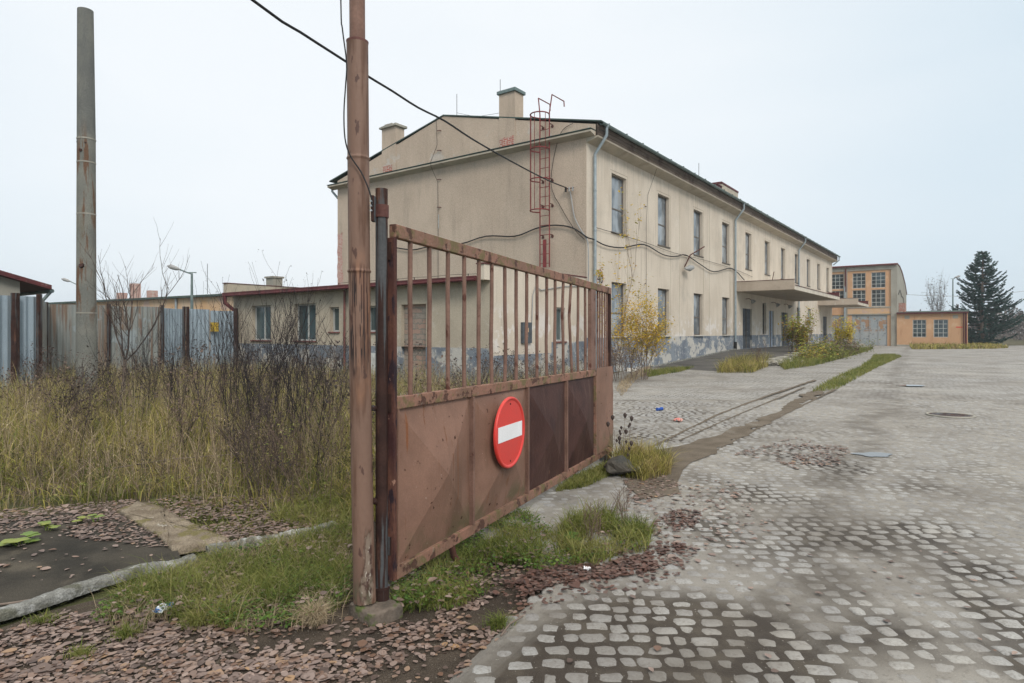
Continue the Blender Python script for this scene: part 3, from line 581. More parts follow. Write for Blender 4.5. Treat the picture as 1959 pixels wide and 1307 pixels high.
# the rake coping of the gable
# downpipes
def downpipe(x, zb, elbow=True, mat='zinc', y0=-.6, parent=bld, ytop=9.02, yw=-.12):
    m = MB(); m.tube([(x, y0, ytop), (x, y0, ytop - .33), (x, yw, ytop - .95), (x, yw, ytop - 1.1), (x, yw, zb)], .058, 10)
    o = m.build('downpipe', M[mat], parent)
    for z in np.arange(zb + .8, ytop - 1.1, 1.45): c = MB(); c.tube([(x, yw, z), (x, yw, z + .05)], .068, 10); c.build('pipe_clamp', M[mat], o)
    c = MB(); c.tube([(x, y0, ytop - .06), (x, y0, ytop + .06)], [.07, .1], 10); c.build('pipe_outlet', M[mat], o); return o
for x, zb in ((.42, .1), (17.4, .85), (34.1, .6)): downpipe(x, zb)
m = MB(); m.tube([(LEN + .15, -.6, 9.0), (LEN + .15, -.6, 8.65), (LEN - .02, -.1, 8.2)], .058, 8); m.build('downpipe', M['zinc'], bld)
m = MB(); m.tube([(17.4, -.12, .55), (17.4, -.12, .95)], .085, 8); m.build('pipe_shoe', M['dark'], bld)
m = MB(); m.tube([(.1, WID + .55, 8.95), (.1, WID + .55, 8.6), (.1, WID + .1, 8.2)], .058, 8); m.build('downpipe', M['zinc'], bld)
# windows and doors
for h in up: window(bld, fy, h, .2, 1, 2, M['frame'], M['glass'], rowpos=[h[2] + .98], bar=.05, sill=M['frame'], sillw=.05)
for h in lo: window(bld, fy, h, .2, 1, 2, M['frame'], M['glass'], rowpos=[h[2] + .92], bar=.05, sill=M['sillw'], sillw=.12)
window(bld, fy, lo2[0], .2, 1, 2, M['frame'], M['glassdark'])
window(bld, fy, lo2[1], .2, 1, 2, M['frame'], M['glassdark']); window(bld, fy, lo2[2], .2, 1, 2, M['doorblue'], M['glass'])
door(bld, fy, dr[0], .1, M['doorgrey'], 2, 'dark grey double door nearest the ramp'); door(bld, fy, dr[1], .1, M['doorblue'], 2, 'pale blue double door under the canopy'); door(bld, fy, dr[2], .1, M['doorgrey'], 2); door(bld, fy, dr[3], .1, M['doorgrey'], 2)
m = MB()
for h in up:
    a, b, c, d = h; q = .1
    m.box(a - q, b + q, -.006, 0, d + .1, d + .112); m.box(b + .1, b + .112, -.006, 0, 1.34, d + .1)
for x in (9.0, 13.2): m.box(x, x + .01, -.005, 0, 1.34, 8.6)
m.build('plaster_seam', M['reveal'], bld)
# earthing wires with holders
def wire(name, pts, r, mat, parent): mm = MB(); mm.tube(pts, r, 5); return mm.build(name, mat, parent)
a = B.ony(1234, 380); wire('lightning_wire', [(a[0] + .45, -.5, 9.0), (a[0] + .1, -.08, 7.4), (a[0], -.06, 6.2), (a[0], -.06, .2)], .008, M['cable'], bld)
m = MB()
for z in (6.9, 3.6, 2.6, 1.5): m.tube([(a[0] - .16, -.06, z), (a[0], -.06, z), (a[0], 0, z)], .014, 5)
m.build('wire_holder', M['bracket'], bld)
gy_ = B.onx(840, 222)[1]
wire('lightning_wire', [(-.08, gy_ + .1, 10.9), (-.07, gy_ + .05, 9.6), (-.4, gy_ + .12, 8.8), (-.4, gy_ + .1, 8.6), (-.06, gy_ + .02, 8.0), (-.06, gy_, 6.4), (-.06, gy_, 3.2)], .009, M['cable'], bld)
m = MB()
for z in (10.2, 9.35, 8.1, 6.9, 5.2): m.tube([(0, gy_ - .12, z), (-.06, gy_ - .12, z), (-.06, gy_ + .06, z + .02)], .02, 5)
m.build('wire_holder', M['bracket'], bld)
m = MB(); m.tube([(-.05, gy_ - .02, 6.6), (-.05, gy_ - .02, 6.0)], .02, 6); m.build('wire_sleeve', M['whiteframe'], bld)
# brick showing through
def patch(name, x, y0, y1, z0, z1, mat, parent, n=9, j=.5):
    P = []
    for k in range(n): P.append((y0 + (y1 - y0) * k / n, z0 + R.uniform(-.02, .04)))
    for k in range(n): P.append((y1 + R.uniform(-.06, .03), z0 + (z1 - z0) * k / n))
    for k in range(n): P.append((y1 - (y1 - y0) * k / n, z1 + R.uniform(-.1, .02) * j))
    for k in range(n): P.append((y0 + R.uniform(-.04, .08) * j, z1 - (z1 - z0) * k / n))
    mm = MB(); mm.add([(x, p[0], p[1]) for p in P], [tuple(range(len(P)))]); return mm.build(name, mat, parent)
p0 = B.onx(985, 283); p1 = B.onx(955, 262); patch('bare_brick', -.038, p0[1], p1[1] - .03, p0[2] + .04, p0[2] + .5, M['brick'], bld)
p0 = B.onx(752, 333); p1 = B.onx(733, 315); patch('bare_brick', -.038, p0[1], p1[1], p0[2], p0[2] + .45, M['brick'], bld)
p0 = B.onx(657, 545); p1 = B.onx(645, 450); patch('bare_brick', -.006, p0[1], WID + .004, 3.6, p1[2] + .1, M['brickpink'], bld, 12, 1.2)
# chimneys
def chimney(x0, x1, y0, y1, z0, z1, mat, capmat, parent=bld, cap=.07, jag=False):
    m = MB(); m.box(x0, x1, y0, y1, z0, z1); o = m.build('chimney', mat, parent)
    c = MB()
    if jag:
        for i in range(9):
            yy = y0 - .1 + (y1 - y0 + .2) * i / 9; c.box(x0 - .1, x1 + .1, yy, yy + (y1 - y0 + .2) / 9.5, z1, z1 + .1 + R.uniform(-.03, .05))
    else: c.box(x0 - cap, x1 + cap, y0 - cap, y1 + cap, z1, z1 + .13); c.box(x0 - cap + .05, x1 + cap - .05, y0 - cap + .05, y1 + cap - .05, z1 + .13, z1 + .16)
    c.build('chimney_cap', capmat, o, bevel=.01); return o
chimney(-.03, .55, 3.2, 3.98, 8.81, 11.02, M['gable'], M['gutter']); chimney(-.03, .5, 9.92, 10.85, 8.81, 10.95, M['gable'], M['greyrender'], jag=True)
q1, q2 = B.ony(1381, 348, 1.6), B.ony(1412, 356, 1.6); zt_ = q1[2]
c_ = chimney(q1[0], q2[0], 1.6, 2.3, 9.3, zt_ - .12, M['cornice'], M['redmetal'], cap=.03)
m = MB(); m.box(q1[0] - 1.1, q1[0] - .01, 1.6, 2.3, 9.2, zt_ - .35); m.box(q1[0] - 1.15, q1[0] - .04, 1.55, 2.35, zt_ - .35, zt_ - .30); m.build('chimney_step', M['redmetal'], c_)
for u, v0, v1, x in ((874, 180, 222, 1.0), (957, 152, 170, 1.2), (1337, 312, 336, 12)):
    q = B.onx(u, v0, x); m = MB(); m.tube([(q[0], q[1], 9.4), (q[0], q[1], q[2])], .012, 5); m.build('lightning_rod', M['cable'], bld)
m = MB(); q = B.onx(874, 216, 1.0); m.tube([q, (1.0, 6, 10.85), (1.0, 4.0, 10.7)], .008, 4); m.build('roof_wire', M['cable'], bld)
# caged ladder on the gable
la, lb = B.onx(1033, 300, -.22)[1], B.onx(1051, 300, -.22)[1]
q = B.onx(1040, 512, -.22)[2]; m = MB(); X = -.22
t1, t2 = B.onx(1030, 188, X), B.onx(1056, 181, X)
m.tube([(X, la, q), (X, la, 9.75), (X, t1[1], t1[2]), (X + .8, t1[1], t1[2]), (X + .82, t1[1], t1[2] - .25)], .024, 6, smooth=False); m.tube([(X, lb, q), (X, lb, 9.75), (X, t2[1], t2[2]), (X + .85, t2[1], t2[2]), (X + .87, t2[1], t2[2] - .2)], .024, 6, smooth=False)
lad = m.build('ladder', M['ladder'], bld)
for i in range(18):
    z = q + .15 + i * .36
    if z < 9.7: m = MB(); m.tube([(X, la, z), (X, lb, z)], .013, 5); m.build('rung', M['ladder'], lad)
mid = (la + lb) / 2
for z in (9.62, 8.33, 7.2, 6.05):
    m = MB(); m.tube([(X, la, z)] + [(X - .34 - .34 * math.sin(a), mid + .36 * math.cos(a), z) for a in [math.pi * (-.18 + 1.36 * k / 16) for k in range(17)]] + [(X, lb, z)], .024, 5); m.build('hoop', M['ladder'], lad)
for a in (.12, .32, .5, .68, .88):
    a *= math.pi; m = MB(); m.tube([(X - .34 - .34 * math.sin(a), mid + .36 * math.cos(a), z) for z in (6.05, 9.62)], .012, 4); m.build('cage_bar', M['ladder'], lad)
for z in (9.35, 7.3, 6.35, 5.2):
    for y in (la, lb): m = MB(); m.tube([(X, y, z), (0, y, z)], .02, 5); m.tube([(0, y, z - .06), (-.02, y, z - .06)], .06, 6); m.build('wall_bracket', M['bracket'], lad)
m = MB(); m.box(X - .02, X, mid - .08, mid + .07, q, q + 1.05); m.build('guard_plate', M['ladder'], lad)
# canopies
def canopy(s0, s1, z0=3.93, z1=4.5, o_=3.22):
    m = MB(); m.box(s0 + .12, s1 - .12, -o_, 0, z0, z0 + .24); can = m.build('canopy', M['canopyl'], bld)
    for a in (s0, s1 - .12): m = MB(); m.box(a, a + .12, -o_ - .003, 0, z0 - .002, z1); m.build('end_parapet', M['canopyc'], can, bevel=.01)
    m = MB(); m.box(s0 + .02, s1 - .02, -o_ + .1, -.02, z0 - .006, z0 - .001); m.build('soffit', M['canopyc'], can)
    m = MB()
    for a in (s0, s1 - .12): m.box(a - .02, a + .14, -o_ - .02, 0, z1, z1 + .025)
    m.box(s1 - .16, s1 - .122, -o_ + .02, 0, z0 + .28, z1); m.box(s0 + .14, s1 - .14, -o_ - .03, -o_ + .1, z0 + .242, z0 + .27); m.build('flashing', M['redmetal'], can)
    return can
c1 = canopy(17.9, 33.0); c2 = canopy(42.4, 49.4)
def lamp(x, y, z, s=1, parent=bld, name='wall_lamp'):
    m = MB(); m.tube([(x, 0, z + .12), (x, y * .6, z + .14), (x, y, z + .03)], .02, 6); o = m.build(name, M['bracket'], parent)
    m = MB(); m.tube([(x, y, z + .06), (x + .02, y - .05, z - .02), (x + .05, y - .12, z - .12)], [.05, .12, .17], 10); m.build('lamp_head', M['cablegrey'], o)
for x in (19.9, 26.0, 29.6): lamp(x, -.35, 3.45)
# bracket with floodlight on the facade
q = B.ony(1309, 489); m = MB(); m.tube([(q[0], -.02, q[2] - .55), (q[0], -.3, q[2]), (q[0] + .7, -.75, q[2] + .45)], .03, 6); fl = m.build('floodlight_bracket', M['bracket'], bld)
q2 = B.ony(1316, 513, -.25); m = MB(); m.tube([(q2[0] - .3, -.22, q2[2] - .05), (q2[0] + .1, -.3, q2[2]), (q2[0] + .35, -.36, q2[2] + .05)], [.05, .16, .1], 8); m.build('floodlight', M['cablegrey'], fl)
m = MB(); m.tube([(25.2, -.05, 4.4), (25.0, -.3, 5.0), (24.7, -.5, 5.6)], .025, 5); m.build('cable_bracket', M['bracket'], bld)
# painted round mark near the corner
q = B.ony(1148, 534, -.004); m = MB()
for k in range(24):
    a0, a1 = k * math.pi / 12, (k + 1) * math.pi / 12
    m.quad(*[(q[0] + .27 * r_ * math.cos(a_), -.006, q[2] + .38 * r_ * math.sin(a_)) for r_, a_ in ((1, a0), (1, a1), (.86, a1), (.86, a0))])
m.build('painted_ring', surf('faded_red_paint', (.45, .18, .17, 1), (.55, .42, .4, 1), 5), bld)
m = MB(); m.add([(q[0] + .22 * math.cos(a_), -.004, q[2] + .31 * math.sin(a_)) for a_ in [k * .3 for k in range(21)]], [tuple(range(21))]); m.build('painted_disc', M['sillw'], bld)
fc = bpy.data.curves.new('figures', 'FONT'); fc.body = '40'; fc.size = .48; fc.align_x = 'CENTER'; fc.align_y = 'CENTER'; fo = bpy.data.objects.new('painted_figures', fc); C.collection.objects.link(fo); fo.parent = bld; fo.location = (q[0], -.010, q[2]); fo.rotation_euler = (math.pi / 2, 0, 0); fc.materials.append(M['dark'])
bpy.context.view_layer.update(); fm = bpy.data.meshes.new_from_object(fo.evaluated_get(bpy.context.evaluated_depsgraph_get())); f2 = bpy.data.objects.new('painted_figures', fm); C.collection.objects.link(f2); f2.parent = bld; f2.location = fo.location; f2.rotation_euler = fo.rotation_euler; bpy.data.objects.remove(fo); f2.name = 'painted_figures'
# ---------------------------------------------------------------- low annex against the gable
AX = -5.59; T = 13.85
ann = empty('single_storey_annex', (*BO, 0), ANG, 'low beige lean-to annex with dark red eaves against the gable end', 'building')
def anh(u0, u1, v0, v1): p = B.onx(u0, v0, AX); q = B.onx(u1, v1, AX); return (min(p[1], q[1]), max(p[1], q[1]), q[2], p[2])
wl = anh(482, 518, 586, 650.5); wm = anh(563, 604, 583, 652.5); ws = anh(631, 648.5, 588, 635); ws2 = (ws[0] - 1.95, ws[1] - 1.95, ws[2], ws[3]); bd = (2.63, 3.75, .05, 2.43)
wm = (wm[0], wm[1], 1.2, 2.6); wl = (wl[0], wl[1], 1.2, 2.6)
mpA = lambda a, d, z: (AX + d, a, z)
m = MB(); wall(m, mpA, 0, T, 1.06, 3.14, [wl, wm, ws, ws2, (bd[0], bd[1], 1.06, bd[3])], .22); m.quad((AX, T, 1.06), (0, T, 1.06), (0, T, 3.6), (AX, T, 3.6)); m.quad((AX, T, -.2), (0, T, -.2), (0, T, 1.06), (AX, T, 1.06)); m.build('front_wall', M['annexwall'], ann)
m = MB(); wall(m, mpA, 0, T, -.2, 1.06, [(bd[0], bd[1], .02, 1.06)], .22, -.012); m.build('plinth', M['plinth'], ann)
sw = (-2.19, -1.5, 1.21, 2.37); mpS = lambda a, d, z: (a, d, z)
m = MB(); wall(m, mpS, AX, -.02, .84, 3.5, [sw], .2); m.box(AX - .34, AX, 0.0, .25, 3.05, 3.5); m.build('side_wall', M['facade'], ann)
m = MB(); m.box(-1.55 - .02, -.02, -.010, 0, -.2, 1.2); m.box(-2.35, -1.571, -.010, 0, -.2, 1.2); m.box(AX - .012, -2.351, -.010, 0, -.2, .83); m.quad((AX, 0, -.2), (-.02, 0, -.2), (-.02, 0, .84), (AX, 0, .84)); m.build('side_plinth', M['plinth'], ann)
m = MB(); m.prism([(AX - .36, 3.08), (-.001, 3.5), (-.001, 3.58), (AX - .36, 3.16)], 'y', .25, T - .12); m.build('roof', M['roof'], ann)
m = MB(); m.box(AX - .36, 0, T - .12, T + .14, 3.12, 3.56); m.build('end_parapet', M['annexwall'], ann)
m = MB(); m.box(AX - .38, -.003, -.03, .28, 3.5, 3.535); m.box(AX - .4, 0, T - .14, T + .16, 3.56, 3.59); m.box(AX - .42, AX - .36, .26, T + .15, 3.03, 3.17); m.box(AX - .36, AX - .3, .26, T - .13, 3.06, 3.07); m.build('red_flashing', M['redmetal'], ann)
m = MB(); m.tube([(AX - .40, .3, 3.06), (AX - .40, T + .1, 3.04)], .045, 8); m.build('gutter', M['redmetal'], ann)
m = MB(); m.tube([(AX - .40, T - .05, 3.04), (AX - .40, T - .05, 2.75), (AX - .12, T - .35, 2.4), (AX - .12, T - .35, 0)], .085, 10); m.build('downpipe', M['redmetal'], ann)
m = MB(); m.tube([(AX - .08, ws[0] - .4, 3.0), (AX - .08, ws[0] - .4, .1)], .04, 8); m.build('downpipe', M['sillred'], ann)
for h in (wl, wm): window(ann, mpA, h, .2, 2, 1, M['whiteframe'], M['glassgreen'], sill=M['sillred'], sillw=.06, bar=.07)
for h in (ws, ws2): window(ann, mpA, h, .2, 1, 1, M['whiteframe'], M['glassgreen'], sill=M['sillred'], sillw=.06)
window(ann, mpS, sw, .18, 2, 1, M['whiteframe'], M['glassgreen'], sill=M['sillred'], sillw=.06)
m = MB(); mbox(m, mpA, bd[0], bd[1], .14, .2, .02, bd[3]); m.build('bricked_up_doorway', M['block'], ann)
p0 = B.ony(1012, 617); p1 = B.ony(996, 657); m = MB(); m.box(p1[0], p0[0] + .05, -.09, 0, p1[2], p0[2]); e_ = m.build('meter_box', M['doorgrey'], ann, bevel=.01)
m = MB(); zz = (p0[2] + p1[2]) / 2; m.box(p1[0] + .2, p0[0] - .15, -.093, -.088, zz + .02, zz + .15); m.box(p1[0] + .22, p0[0] - .18, -.093, -.088, zz - .14, zz - .04); m.build('torn_label', M['orangefade'], e_)
q = B.ony(1016, 620); q2 = B.ony(1030, 555); m = MB(); m.tube([(q[0], -.03, p0[2]), (q[0] + .05, -.03, 2.7), (q[0] + .2, -.04, 3.0), (q2[0] + .1, -.04, q2[2]), (-1.6, -.04, 3.1), (-.1, -.04, 3.2)], .018, 6); m.build('conduit', M['cablegrey'], ann)
q = B.onx(530, 530, -2.2); m = MB(); m.box(-2.6, -2.1, q[1] - .3, q[1] + .3, 3.2, 4.12); ch = m.build('chimney', M['greyrender'], ann)
m = MB(); m.box(-2.66, -2.04, q[1] - .36, q[1] + .36, 4.12, 4.2); m.build('chimney_cap', M['concrete'], ch)
m = MB()
for i in range(9): y = .8 + i * .75; m.tube([(AX - .1, y, 3.15), (AX - .1, y, 3.28)], .012, 4)
m.tube([(AX - .1, .4, 3.25)] + [(AX - .1, .8 + i * .75, 3.26 + (.02 if i % 2 else 0)) for i in range(9)], .008, 4); m.build('roof_wire', M['cable'], ann)
# white board leaning by the doorway
wb = MB(); wb.box(-.45, .45, -.02, .02, 0, .85); o = wb.build('board', M['whiteframe'], None, bevel=.004)
p = Vector((BO[0], BO[1], 0)) + Matrix.Rotation(ANG, 3, 'Z') @ Vector((AX - .35, 5.1, 0)); o.location = p; o.rotation_euler = (-.2, 0, ANG - math.pi / 2); tag(o, 'white board leaning on the annex wall just left of the gate post', 'board')
# ---------------------------------------------------------------- ramp and loading platform
rp = empty('loading_ramp', (*BO, 0), ANG, 'asphalt loading ramp and platform with a broken concrete edge along the building', 'ramp')
m = MB(); W_ = 3.75; V = [(4.4, -W_, -.01), (5.6, -.02, -.01), (16.8, -.02, .47), (16.8, -W_, .47), (42, -.02, .47), (42, -W_, .47)]
m.add([(x, y, z + .01) for x, y, z in V] + [(16.8, -W_, -.1), (42, -W_, -.1), (42, -.02, -.1)], [(0, 1, 2, 3), (3, 2, 4, 5), (0, 3, 6), (3, 5, 7, 6), (5, 4, 8, 7)]); m.build('ramp_surface', M['ramp'], rp)
m = MB()
for i in range(22):
    x0 = 7.5 + i * 1.55; z = min(.48, max(0, (x0 - 4.5) / 12.3 * .48)); m.box(x0, x0 + 1.5 + R.uniform(-.1, .03), -W_ - .12 + R.uniform(-.03, .03), -W_ + .12, z - .3, z + .03 + R.uniform(-.02, .03))
m.build('concrete_edge', M['concrete'], rp, bevel=.02)
m = MB()
for i in range(12):
    x0 = 5.6 + i * 1.0; z = max(0, (x0 - 5.6) / 11.2 * .48); m.prism([(x0, z - .1), (x0 + .97, z - .1), (x0 + .97, z + .09), (x0, z + .05)], 'y', -.16, -.014)
m.build('wall_kerb', M['kerb'], rp, bevel=.01)
m = MB()
def rock(m, x, y, z, r, n=7):
    vs = [(x, y, z + r * .7), (x, y, z - r * .5)]; fs = []; rr = [r * R.uniform(.7, 1.2) for _ in range(n * 2)]
    for k in range(2):
        for i in range(n): a = 2 * math.pi * i / n + k * .4; vs.append((x + rr[i + k * n] * math.cos(a) * (1 if k else .75), y + rr[i + k * n] * math.sin(a) * (1 if k else .75), z + (.35 * r if k == 0 else -.1 * r) + R.uniform(-.1, .1) * r))
    for i in range(n): fs += [(0, 2 + i, 2 + (i + 1) % n), (2 + i, 2 + n + i, 2 + n + (i + 1) % n, 2 + (i + 1) % n), (1, 2 + n + (i + 1) % n, 2 + n + i)]
    m.add(vs, fs)
for i in range(150): x0 = R.uniform(9.5, 19); rock(m, x0, -W_ - .15 - abs(R.gauss(0, .35)), R.uniform(.0, .18), R.uniform(.05, .16))
m.build('rubble', M['greyrender'], rp)['kind'] = 'stuff'; 
# ---------------------------------------------------------------- far orange building
TO = (41.49, 67.6); TB = Fr(TO, ANG)
tb = empty('orange_workshop', (*TO, 0), ANG, 'tall orange workshop with multi-pane windows and rusty grey double doors', 'building')
mpT = lambda a, d, z: (d, a, z)
def th(u0, u1, v0, v1, x=0): p = TB.onx(u0, v0, x); q = TB.onx(u1, v1, x); return (min(p[1], q[1]), max(p[1], q[1]), q[2], p[2])
w1 = th(1631, 1656, 518, 550); w2 = th(1667, 1694, 518, 550); H1, H2 = 6.35, 8.1; w1 = (w1[0], w1[1], H1, H2 - .05); w2 = (w2[0], w2[1], H1, H2 - .05)
w3 = (w1[0], w1[1], 4.3, 6.15); w4 = (w2[0], w2[1], 4.3, 6.15); w5 = (w1[0] + 2.15, w1[1] + 2.15, H1, H2 - .05); w6 = (w5[0], w5[1], 4.3, 6.15); gd = (.9, 4.3, .0, 3.4); g2 = (5.1, 8.2, 0, 3.4)
m = MB(); wall(m, mpT, -.0, 14, 0, 8.3, [w1, w2, w3, w4, w5, w6, gd, g2], .15); m.build('front_wall', M['orange'], tb)
m = MB(); m.quad((0, 0, 0), (9, 0, 0), (9, 0, 7.0), (0, 0, 8.85)); m.add([(0, 0, 0), (12, 0, 0), (12, 0, 6.2), (10, 0, 7.2), (6, 0, 8.3), (3, 0, 8.75), (0, 0, 8.85)], [(0, 1, 2, 3, 4, 5, 6)]); m.v = m.v[4:]; m.f = [tuple(i - 4 for i in m.f[1])]; m.sm = [False]; m.build('side_wall', M['greyrender'], tb)
m = MB(); m.add([(12, 0, 0), (12, 14, 0), (12, 14, 6.2), (12, 0, 6.2)], [(0, 1, 2, 3)]); m.add([(0, 14, 0), (12, 14, 0), (12, 14, 6.2), (10, 14, 7.2), (6, 14, 8.3), (3, 14, 8.75), (0, 14, 8.85)], [tuple(range(7))]); m.build('rear_wall', M['greyrender'], tb)
m = MB(); m.prism([(-.3, 8.75), (0, 8.86), (3, 8.77), (6, 8.32), (10, 7.22), (12.3, 6.1), (12.3, 6.25), (10, 7.36), (6, 8.45), (3, 8.86), (0, 8.95), (-.3, 8.86)], 'y', -.06, 14.1); m.build('roof', M['sillred'], tb)
m = MB(); m.box(-.36, -.301, -.06, 14.1, 8.74, 8.88); m.build('eaves_gutter', M['redmetal'], tb)
m = MB(); m.box(-.1, 0, 0, 14, 8.3, 8.76); m.box(-.14, -.003, -.01, .55, 0, 8.3); m.box(-.1, -.003, 5.0 - .25, 5.05, 0, 8.3); m.box(-.08, -.003, .56, 4.74, 4.15, 4.28); m.box(-.08, -.003, .56, 4.74, 3.4, 3.5)
m.build('pilaster', M['greyrender'], tb)
m = MB(); m.box(-.03, -.002, .56, 4.74, 3.51, 4.14); m.build('stained_band', M['orangefade'], tb)
for h in (w1, w2, w3, w4, w5, w6): window(tb, mpT, h, .12, 3, 4, M['whiteframe'], M['glassdark'], bar=.05)
for h in (gd, g2):
    m = MB(); m.box(.08, .12, h[0], h[1], 0, 3.4); o = m.build('workshop_door', M['steelgate'], tb); m = MB(); wd = h[1] - h[0]
    for k in (0, 1, 2, 3, 4): m.box(.04, .079, h[0] + wd * k / 4 - .03, h[0] + wd * k / 4 + .03, 0, 3.4)
    m.box(.05, .079, h[0], h[1], 1.75, 1.82); m.build('door_frame', M['cablegrey'], o)
m = MB(); m.tube([(-.2, 4.9, 8.6), (-.2, 4.9, 6.0)], .07, 8); m.build('downpipe', M['redmetal'], tb)
m = MB(); m.tube([(-.2, 5.0, 6.6), (-.2, 5.0, .1)], .09, 8); m.build('downpipe', M['zinc'], tb)
m = MB(); m.tube([(1.2, -.05, 5.6), (3, -.05, 6.2), (5, -.05, 5.6), (7, -.05, 5.5), (9, -.05, 4.2)], .03, 4); m.build('slack_cable', M['cable'], tb)
m = MB(); m.box(2.0, 3.2, -.6, -.01, 3.6, 4.7); m.build('vent_box', M['brick'], tb)
# low orange building beside it
lb_ = empty('low_orange_building', (*TO, 0), ANG, 'low orange flat roofed building with two barred windows beside the workshop', 'building')
a1 = th(1746, 1772, 611, 645, -.3); a2 = th(1786, 1814, 611, 645, -.3); mpL = lambda a, d, z: (d - .3, a, z)
a1 = (a1[0], a1[1], .95, 2.8); a2 = (a2[0], a2[1], .95, 2.8); YL = -6.15
m = MB(); wall(m, mpL, YL, -.01, .15, 3.45, [a1, a2], .12); m.quad((-.3, YL, .15), (6, YL, .15), (6, YL, 3.45), (-.3, YL, 3.45)); m.quad((6, YL, 0), (6, -.02, 0), (6, -.02, 3.45), (6, YL, 3.45)); m.quad((-.3, -.01, 0), (-.3, -.01, 3.5), (-.001, -.01, 3.5), (-.001, -.01, 0)); m.build('wall', M['orange'], lb_)
m = MB(); m.box(-.34, 6, YL - .04, -.015, -.1, .16); m.build('plinth', M['greyrender'], lb_)
m = MB(); m.prism([(-.55, 3.45), (6.3, 3.75), (6.3, 3.9), (-.55, 3.6)], 'y', YL - .1, -.012); m.build('roof', M['roof'], lb_)
m = MB(); m.box(-.62, -.56, YL - .1, -.012, 3.42, 3.58); m.tube([(-.45, YL + .12, 3.5), (-.4, YL + .12, .1)], .08, 8); m.tube([(-.45, YL + .32, 3.5), (-.4, YL + .32, .1)], .04, 6); m.build('red_gutter', M['redmetal'], lb_)
for h in (a1, a2): window(lb_, mpL, h, .1, 3, 4, M['whiteframe'], M['glassdark'], bar=.05)
m = MB()
for y in (-.95, -5.15): m.box(-.315, -.301, y - .22, y + .22, 2.9, 3.25)
m.build('plate', M['greyrender'], lb_)
m = MB(); m.box(-.32, -.301, -5.75, -5.2, 1.95, 2.05); m.build('small_red_sign', M['red'], lb_)
# striped post at the corner of the main building
sp2 = empty('striped_bollard', (*((lambda p: (p[0], p[1]))(px(1602, 655, 58))), 0), 0, 'black and yellow striped bollard beyond the second canopy', 'bollard')
m = MB(); m2 = MB()
for k in range(8): (m if k % 2 else m2).tube([(0, 0, k * .24), (0, 0, k * .24 + .24)], .16, 8)
m.build('yellow_band', M['yellowtin'], sp2); m2.build('black_band', M['dark'], sp2)
# ---------------------------------------------------------------- buildings behind the fence
OL = Fr((-21.8, 49.0), math.atan2(16, -26.4) - math.pi / 2 * 0); ob = empty('long_orange_shed', (-21.8, 49.0, 0), math.atan2(16, -26.4), 'long low orange shed with peeling plaster behind the corrugated fence', 'building')
m = MB(); m.quad((-8, 0, 0), (45, 0, 0), (45, 0, 4.35), (-8, 0, 4.35)); m.quad((45, 0, 0), (45, -9, 0), (45, -9, 4.35), (45, 0, 4.35)); m.quad((-8, -9, 0), (45, -9, 0), (45, -9, 4.35), (-8, -9, 4.35)); m.build('wall', M['orangefade'], ob)
m = MB(); m.prism([(.4, 4.35), (.4, 4.5), (-4.5, 5.0), (-9.4, 4.5), (-9.4, 4.35)], 'x', -8.4, 45.4); m.build('roof', M['roof'], ob)
m = MB(); m.tube([(7.5, .12, 4.3), (7.5, .12, 0)], .1, 6); m.build('downpipe', M['zinc'], ob)
for x, h in ((20, 1.4), (17, .6), (22.5, .55)): m = MB(); m.box(x - .35, x + .35, -3.5, -2.8, 4.6, 4.9 + h); m.build('chimney', M['brickpink'], ob)
m = MB(); m.tube([(6.4, -2, 4.8), (6.4, -2, 7.4)], .022, 4); m.build('lightning_rod', M['cable'], ob)
p = px(38, 600, 20); lh = empty('gabled_house', (p[0], p[1], .2), ANG, 'beige gabled house with dark red roof edge behind the left end of the fence', 'house')
m = MB(); m.add([(0, 0, 0), (0, 0, 2.95), (-4.5, 0, 4.2), (-9, 0, 2.95), (-9, 0, 0)], [(0, 1, 2, 3, 4)]); m.quad((0, 0, 0), (0, 10, 0), (0, 10, 2.95), (0, 0, 2.95)); m.quad((-9, 10, 0), (0, 10, 0), (0, 10, 2.95), (-9, 10, 2.95)); m.quad((-9, 0, 0), (-9, 10, 0), (-9, 10, 2.95), (-9, 0, 2.95)); m.build('wall', M['greyrender'], lh)
m = MB(); m.prism([(.75, 2.72), (-4.5, 4.22), (-9.7, 2.72), (-9.7, 2.85), (-4.5, 4.36), (.75, 2.86)], 'y', -.35, 10.3); m.build('roof', M['redmetal'], lh)
m = MB(); m.tube([(.8, -.2, 2.68), (.8, 10.2, 2.68)], .07, 8); m.tube([(.8, -.1, 2.66), (.55, -.05, 2.3), (.1, -.05, 2.1)], .05, 6); m.build('gutter', M['gutter'], lh)
